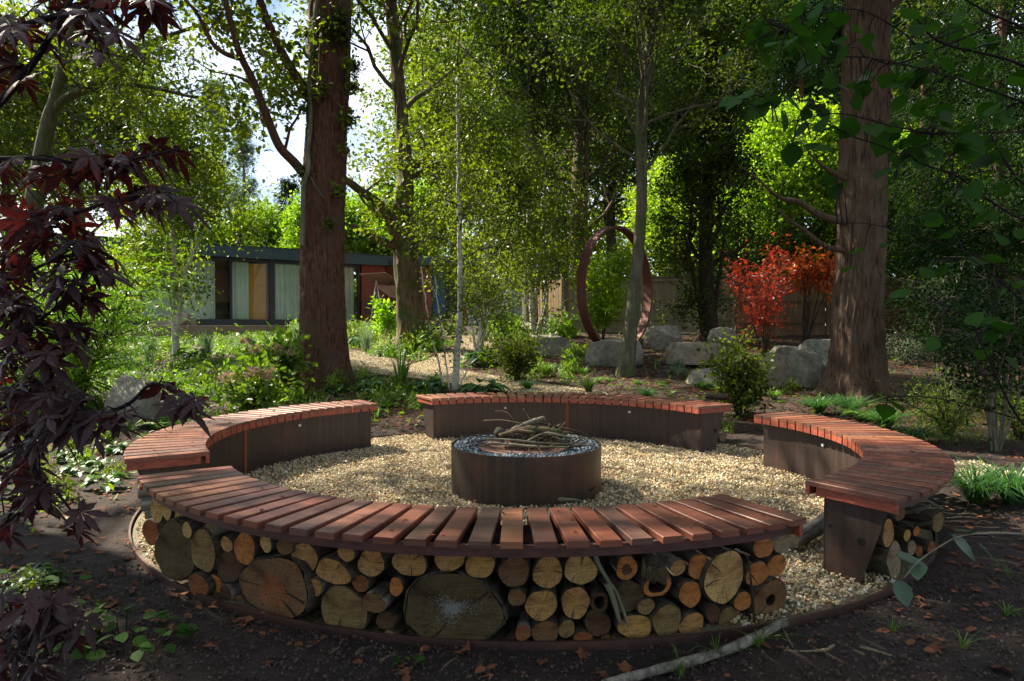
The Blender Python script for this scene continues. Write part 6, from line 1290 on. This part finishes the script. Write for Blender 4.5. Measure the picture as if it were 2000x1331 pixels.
MM = [([(-200, 330, 1.5), (-60, 250, 1.5), (0, 200, 1.5), (60, 130, 1.45), (105, 60, 1.4), (150, -20, 1.4)], .012, .004), ([(0, 60, 1.5), (150, 20, 1.4), (260, -15, 1.4), (340, -20, 1.4)], .006, .003),
      ([(-200, 330, 1.6), (-50, 312, 1.55), (60, 310, 1.5), (180, 320, 1.45), (290, 305, 1.4), (350, 290, 1.4)], .006, .002), ([(-150, 560, 1.55), (0, 470, 1.5), (110, 430, 1.45), (200, 400, 1.4), (310, 380, 1.4)], .008, .002),
      ([(-150, 640, 1.6), (-20, 560, 1.5), (80, 520, 1.45), (150, 480, 1.4)], .007, .002), ([(-150, 760, 1.6), (-20, 700, 1.5), (60, 640, 1.45), (160, 560, 1.4)], .008, .002), ([(-180, 980, 1.6), (-20, 900, 1.5), (80, 850, 1.45), (170, 820, 1.4), (250, 790, 1.35), (300, 750, 1.3), (370, 780, 1.3)], .008, .002),
      ([(-150, 900, 1.5), (0, 800, 1.5), (60, 760, 1.4), (100, 740, 1.4)], .007, .002), ([(-150, 1060, 1.5), (-20, 960, 1.4), (80, 940, 1.35), (150, 1010, 1.3)], .006, .002), ([(-200, 1320, 1.3), (-40, 1230, 1.25), (60, 1200, 1.2), (150, 1230, 1.2)], .007, .002)]
MC = [(50, 50, 75, 50, 13, 1.35, 1.6), (170, 45, 60, 45, 8, 1.3, 1.5), (275, 5, 75, 22, 9, 1.35, 1.5), (35, 130, 45, 55, 7, 1.35, 1.6), (190, 105, 12, 10, 2, 1.25, 1.35), (85, 330, 80, 35, 12, 1.35, 1.6), (205, 325, 55, 25, 8, 1.35, 1.5), (300, 310, 45, 20, 5, 1.35, 1.5), (320, 385, 35, 22, 5, 1.35, 1.5), (235, 395, 45, 25, 8, 1.35, 1.5),
      (110, 430, 100, 45, 22, 1.35, 1.65), (55, 500, 60, 55, 14, 1.35, 1.65), (165, 500, 60, 40, 12, 1.35, 1.55), (45, 590, 60, 60, 20, 1.35, 1.65), (150, 560, 45, 35, 7, 1.3, 1.5), (50, 690, 60, 60, 23, 1.35, 1.65), (120, 650, 45, 40, 8, 1.35, 1.5), (90, 775, 80, 40, 20, 1.3, 1.6), (45, 850, 55, 45, 14, 1.3, 1.6), (150, 840, 60, 35, 11, 1.3, 1.5), (245, 810, 35, 20, 4, 1.3, 1.4), (325, 748, 20, 14, 2, 1.28, 1.34), (372, 785, 26, 16, 5, 1.26, 1.36),
      (50, 935, 50, 35, 7, 1.3, 1.5), (85, 985, 40, 22, 5, 1.3, 1.4), (160, 1030, 25, 20, 3, 1.28, 1.36), (20, 1010, 30, 40, 4, 1.3, 1.4), (60, 1195, 75, 40, 16, 1.15, 1.3), (30, 1290, 75, 45, 14, 1.15, 1.3), (125, 1230, 35, 30, 6, 1.15, 1.25)]
_, nmp = sprays('purple leaved japanese maple reaching into the picture from the left', MT, MM, MC, mlm, 'mapl', 'leaf', .066, 401, 'purple_maple', 'maple tree', tr=.035)
# ================================================================== ALDER SPRAYS AT THE RIGHT
def ovate(seed, pale=False):
    r = np.random.RandomState(seed); V = []; Fc = []; n = 9; us = np.linspace(0, 1, n)
    for k_, u_ in enumerate(us):
        w_ = .40*(math.sin(PI*min(1, u_*1.02)**.80)**.85 if 0 < u_ < 1 else 0)*(1+(.05 if k_ % 2 else -.03)); z = -.10*u_*u_+.010*(k_ % 2)
        V += [(u_, w_, z+.07*w_*2), (u_, w_*.5, z+.02+.008*((k_+1) % 2)), (u_, 0, z-.01), (u_, -w_*.5, z+.02+.008*((k_+1) % 2)), (u_, -w_, z+.07*w_*2)]
    for k_ in range(n-1):
        for s in range(4): a = k_*5+s; Fc.append((a, a+1, a+6, a+5))
    return mesh(V, Fc, L['alderpale' if pale else 'alder'], tint=np.full(len(V), r.rand()), smooth=True)
alm = [ovate(1), ovate(2), ovate(5)]; alp = [ovate(3, True), ovate(4, True)]
AT = [at(2500, 1600, 2.2), at(2450, 1000, 2.3), at(2400, 500, 2.3), at(2350, 100, 2.3), at(2300, -250, 2.2)]
AM = [([(2100, 110, 2.0), (2000, 55, 2.0), (1930, 25, 2.0), (1870, -10, 2.0)], .008, .004), ([(2100, 230, 2.1), (2000, 130, 2.1), (1850, 88, 2.0), (1800, 50, 1.95), (1765, -10, 1.9)], .009, .003), ([(1850, 88, 2.0), (1750, 125, 2.0), (1690, 112, 1.95), (1600, 118, 1.9), (1540, 160, 1.9), (1500, 190, 1.9)], .005, .002),
      ([(1790, 90, 1.95), (1760, 62, 1.9), (1680, 20, 1.85), (1600, 30, 1.85), (1540, 60, 1.85)], .004, .002), ([(2120, 460, 2.1), (2000, 430, 2.05), (1930, 390, 2.0), (1870, 345, 1.95), (1800, 320, 1.9), (1720, 285, 1.9), (1640, 255, 1.85), (1580, 190, 1.85)], .007, .002),
      ([(2120, 240, 2.0), (2000, 200, 2.0), (1900, 165, 1.95), (1850, 148, 1.9), (1740, 120, 1.85), (1690, 113, 1.8)], .006, .002), ([(1820, 262, 1.9), (1740, 246, 1.85), (1640, 222, 1.8), (1560, 235, 1.8), (1500, 240, 1.8)], .004, .0015),
      ([(2150, 610, 2.0), (2000, 545, 1.95), (1900, 498, 1.9), (1800, 462, 1.85), (1700, 438, 1.8), (1635, 436, 1.8)], .005, .0015), ([(2100, 420, 2.0), (2000, 360, 1.95), (1960, 310, 1.9), (1925, 240, 1.9)], .006, .002), ([(2150, 700, 1.9), (2000, 590, 1.9), (1930, 530, 1.85), (1890, 505, 1.85), (1850, 510, 1.85)], .005, .0015),
      ([(2120, 900, 1.8), (2000, 830, 1.8), (1925, 690, 1.75), (1890, 620, 1.75), (1850, 600, 1.75)], .006, .002), ([(2120, 860, 1.9), (2000, 822, 1.9), (1850, 782, 1.85), (1750, 775, 1.85), (1690, 790, 1.85)], .004, .0015)]
AC = [(1560, 60, 60, 30, 8, 1.85, 2.0), (1640, 140, 60, 30, 7, 1.85, 1.95), (1830, 130, 60, 30, 8, 1.9, 2.0), (1900, 80, 50, 40, 8, 1.95, 2.1), (1780, 260, 60, 25, 8, 1.9, 2.0), (1920, 290, 50, 30, 9, 1.9, 2.05), (1560, 205, 60, 25, 6, 1.85, 1.95), (1860, 400, 60, 30, 6, 1.9, 2.0), (1960, 440, 40, 30, 5, 1.95, 2.05), (1500, 45, 40, 25, 5, 1.8, 1.95), (1540, 80, 40, 25, 5, 1.8, 1.95), (1600, 20, 50, 20, 5, 1.8, 1.95), (1480, 100, 35, 20, 3, 1.8, 1.95), (1600, 105, 40, 25, 6, 1.8, 1.95), (1665, 70, 30, 20, 3, 1.8, 1.95), (1780, 50, 45, 25, 7, 1.85, 2.0), (1860, 40, 35, 25, 5, 1.9, 2.05), (1460, 185, 35, 20, 3, 1.8, 1.9), (1520, 215, 50, 20, 6, 1.8, 1.9), (1600, 245, 60, 20, 7, 1.8, 1.9), (1570, 275, 35, 20, 4, 1.8, 1.9),
      (1690, 165, 25, 15, 3, 1.8, 1.9), (1790, 155, 40, 15, 4, 1.85, 1.95), (1700, 232, 40, 15, 4, 1.8, 1.9), (1800, 200, 40, 20, 4, 1.9, 2.0), (1850, 240, 45, 30, 9, 1.85, 2.0), (1870, 275, 45, 25, 10, 1.85, 2.0), (1800, 300, 40, 25, 8, 1.85, 1.95), (1960, 160, 35, 50, 8, 1.95, 2.1), (1960, 200, 30, 30, 6, 1.95, 2.1), (1640, 365, 15, 12, 3, 1.8, 1.85), (1745, 340, 25, 18, 4, 1.8, 1.9), (1900, 360, 40, 20, 5, 1.85, 2.0), (1970, 350, 25, 20, 4, 1.9, 2.0), (1740, 470, 8, 6, 1, 1.8, 1.82), (1690, 495, 8, 6, 1, 1.8, 1.82), (1665, 520, 10, 5, 1, 1.8, 1.82),
      (1840, 520, 30, 12, 3, 1.8, 1.9), (1930, 500, 25, 12, 2, 1.85, 1.95), (1980, 560, 20, 20, 3, 1.85, 1.95), (1760, 580, 20, 12, 2, 1.8, 1.9), (1920, 630, 35, 20, 6, 1.72, 1.85), (1820, 660, 20, 15, 2, 1.72, 1.8), (1940, 690, 20, 14, 3, 1.72, 1.8), (1730, 786, 18, 6, 2, 1.85, 1.88)]
_, nal = sprays('alder branches with green ovate leaves hanging in from the right edge', AT, AM, AC, alm+alm+alm+alp[:1], 'mapl', 'leaf', .058, 402, 'alder', 'tree', dz=(.0, .8), tr=.045, rs=.6)
AM2 = [([(2300, 1060, 1.5), (2100, 1045, 1.5), (2000, 1043, 1.45), (1930, 1042, 1.42), (1870, 1050, 1.4), (1800, 1092, 1.38), (1765, 1130, 1.36)], .003, .0012)]
A2 = empty('alder_shoot', at(2300, 1060, 1.5), 0, 'thin low shoot with a few pale silvery leaves in front of the right bench', 'shoot'); b0 = np.array(A2.location)
P = smooth_path(rel([at(x, y, Yd) for x, y, Yd in AM2[0][0]], b0), 6); obj('stem', mesh(*tube(P, np.linspace(.003, .0012, len(P)), 7), BK['grey'], smooth=True), A2)
for px, py, yaw, pit_, rl, s_ in ((1858, 1045, -.7, .75, .1, .062), (1910, 1062, -.5, .75, -.1, .05), (1755, 1090, .1, .12, .25, .056), (1752, 1132, -1.35, .95, .0, .056), (1905, 1040, 2.9, -.1, .2, .04), (1795, 1098, -2.2, .6, .3, .045)):
    o = obj('leaf', alp[int(px) % 2], A2, loc=np.array(at(px, py, 1.40))-b0); o.rotation_euler = Euler((rl, pit_, yaw), 'XYZ'); o.scale = (s_,)*3
# a trailing thin branch low over the trunk foot at right

print('maple leaves', nmp, 'alder leaves', nal)
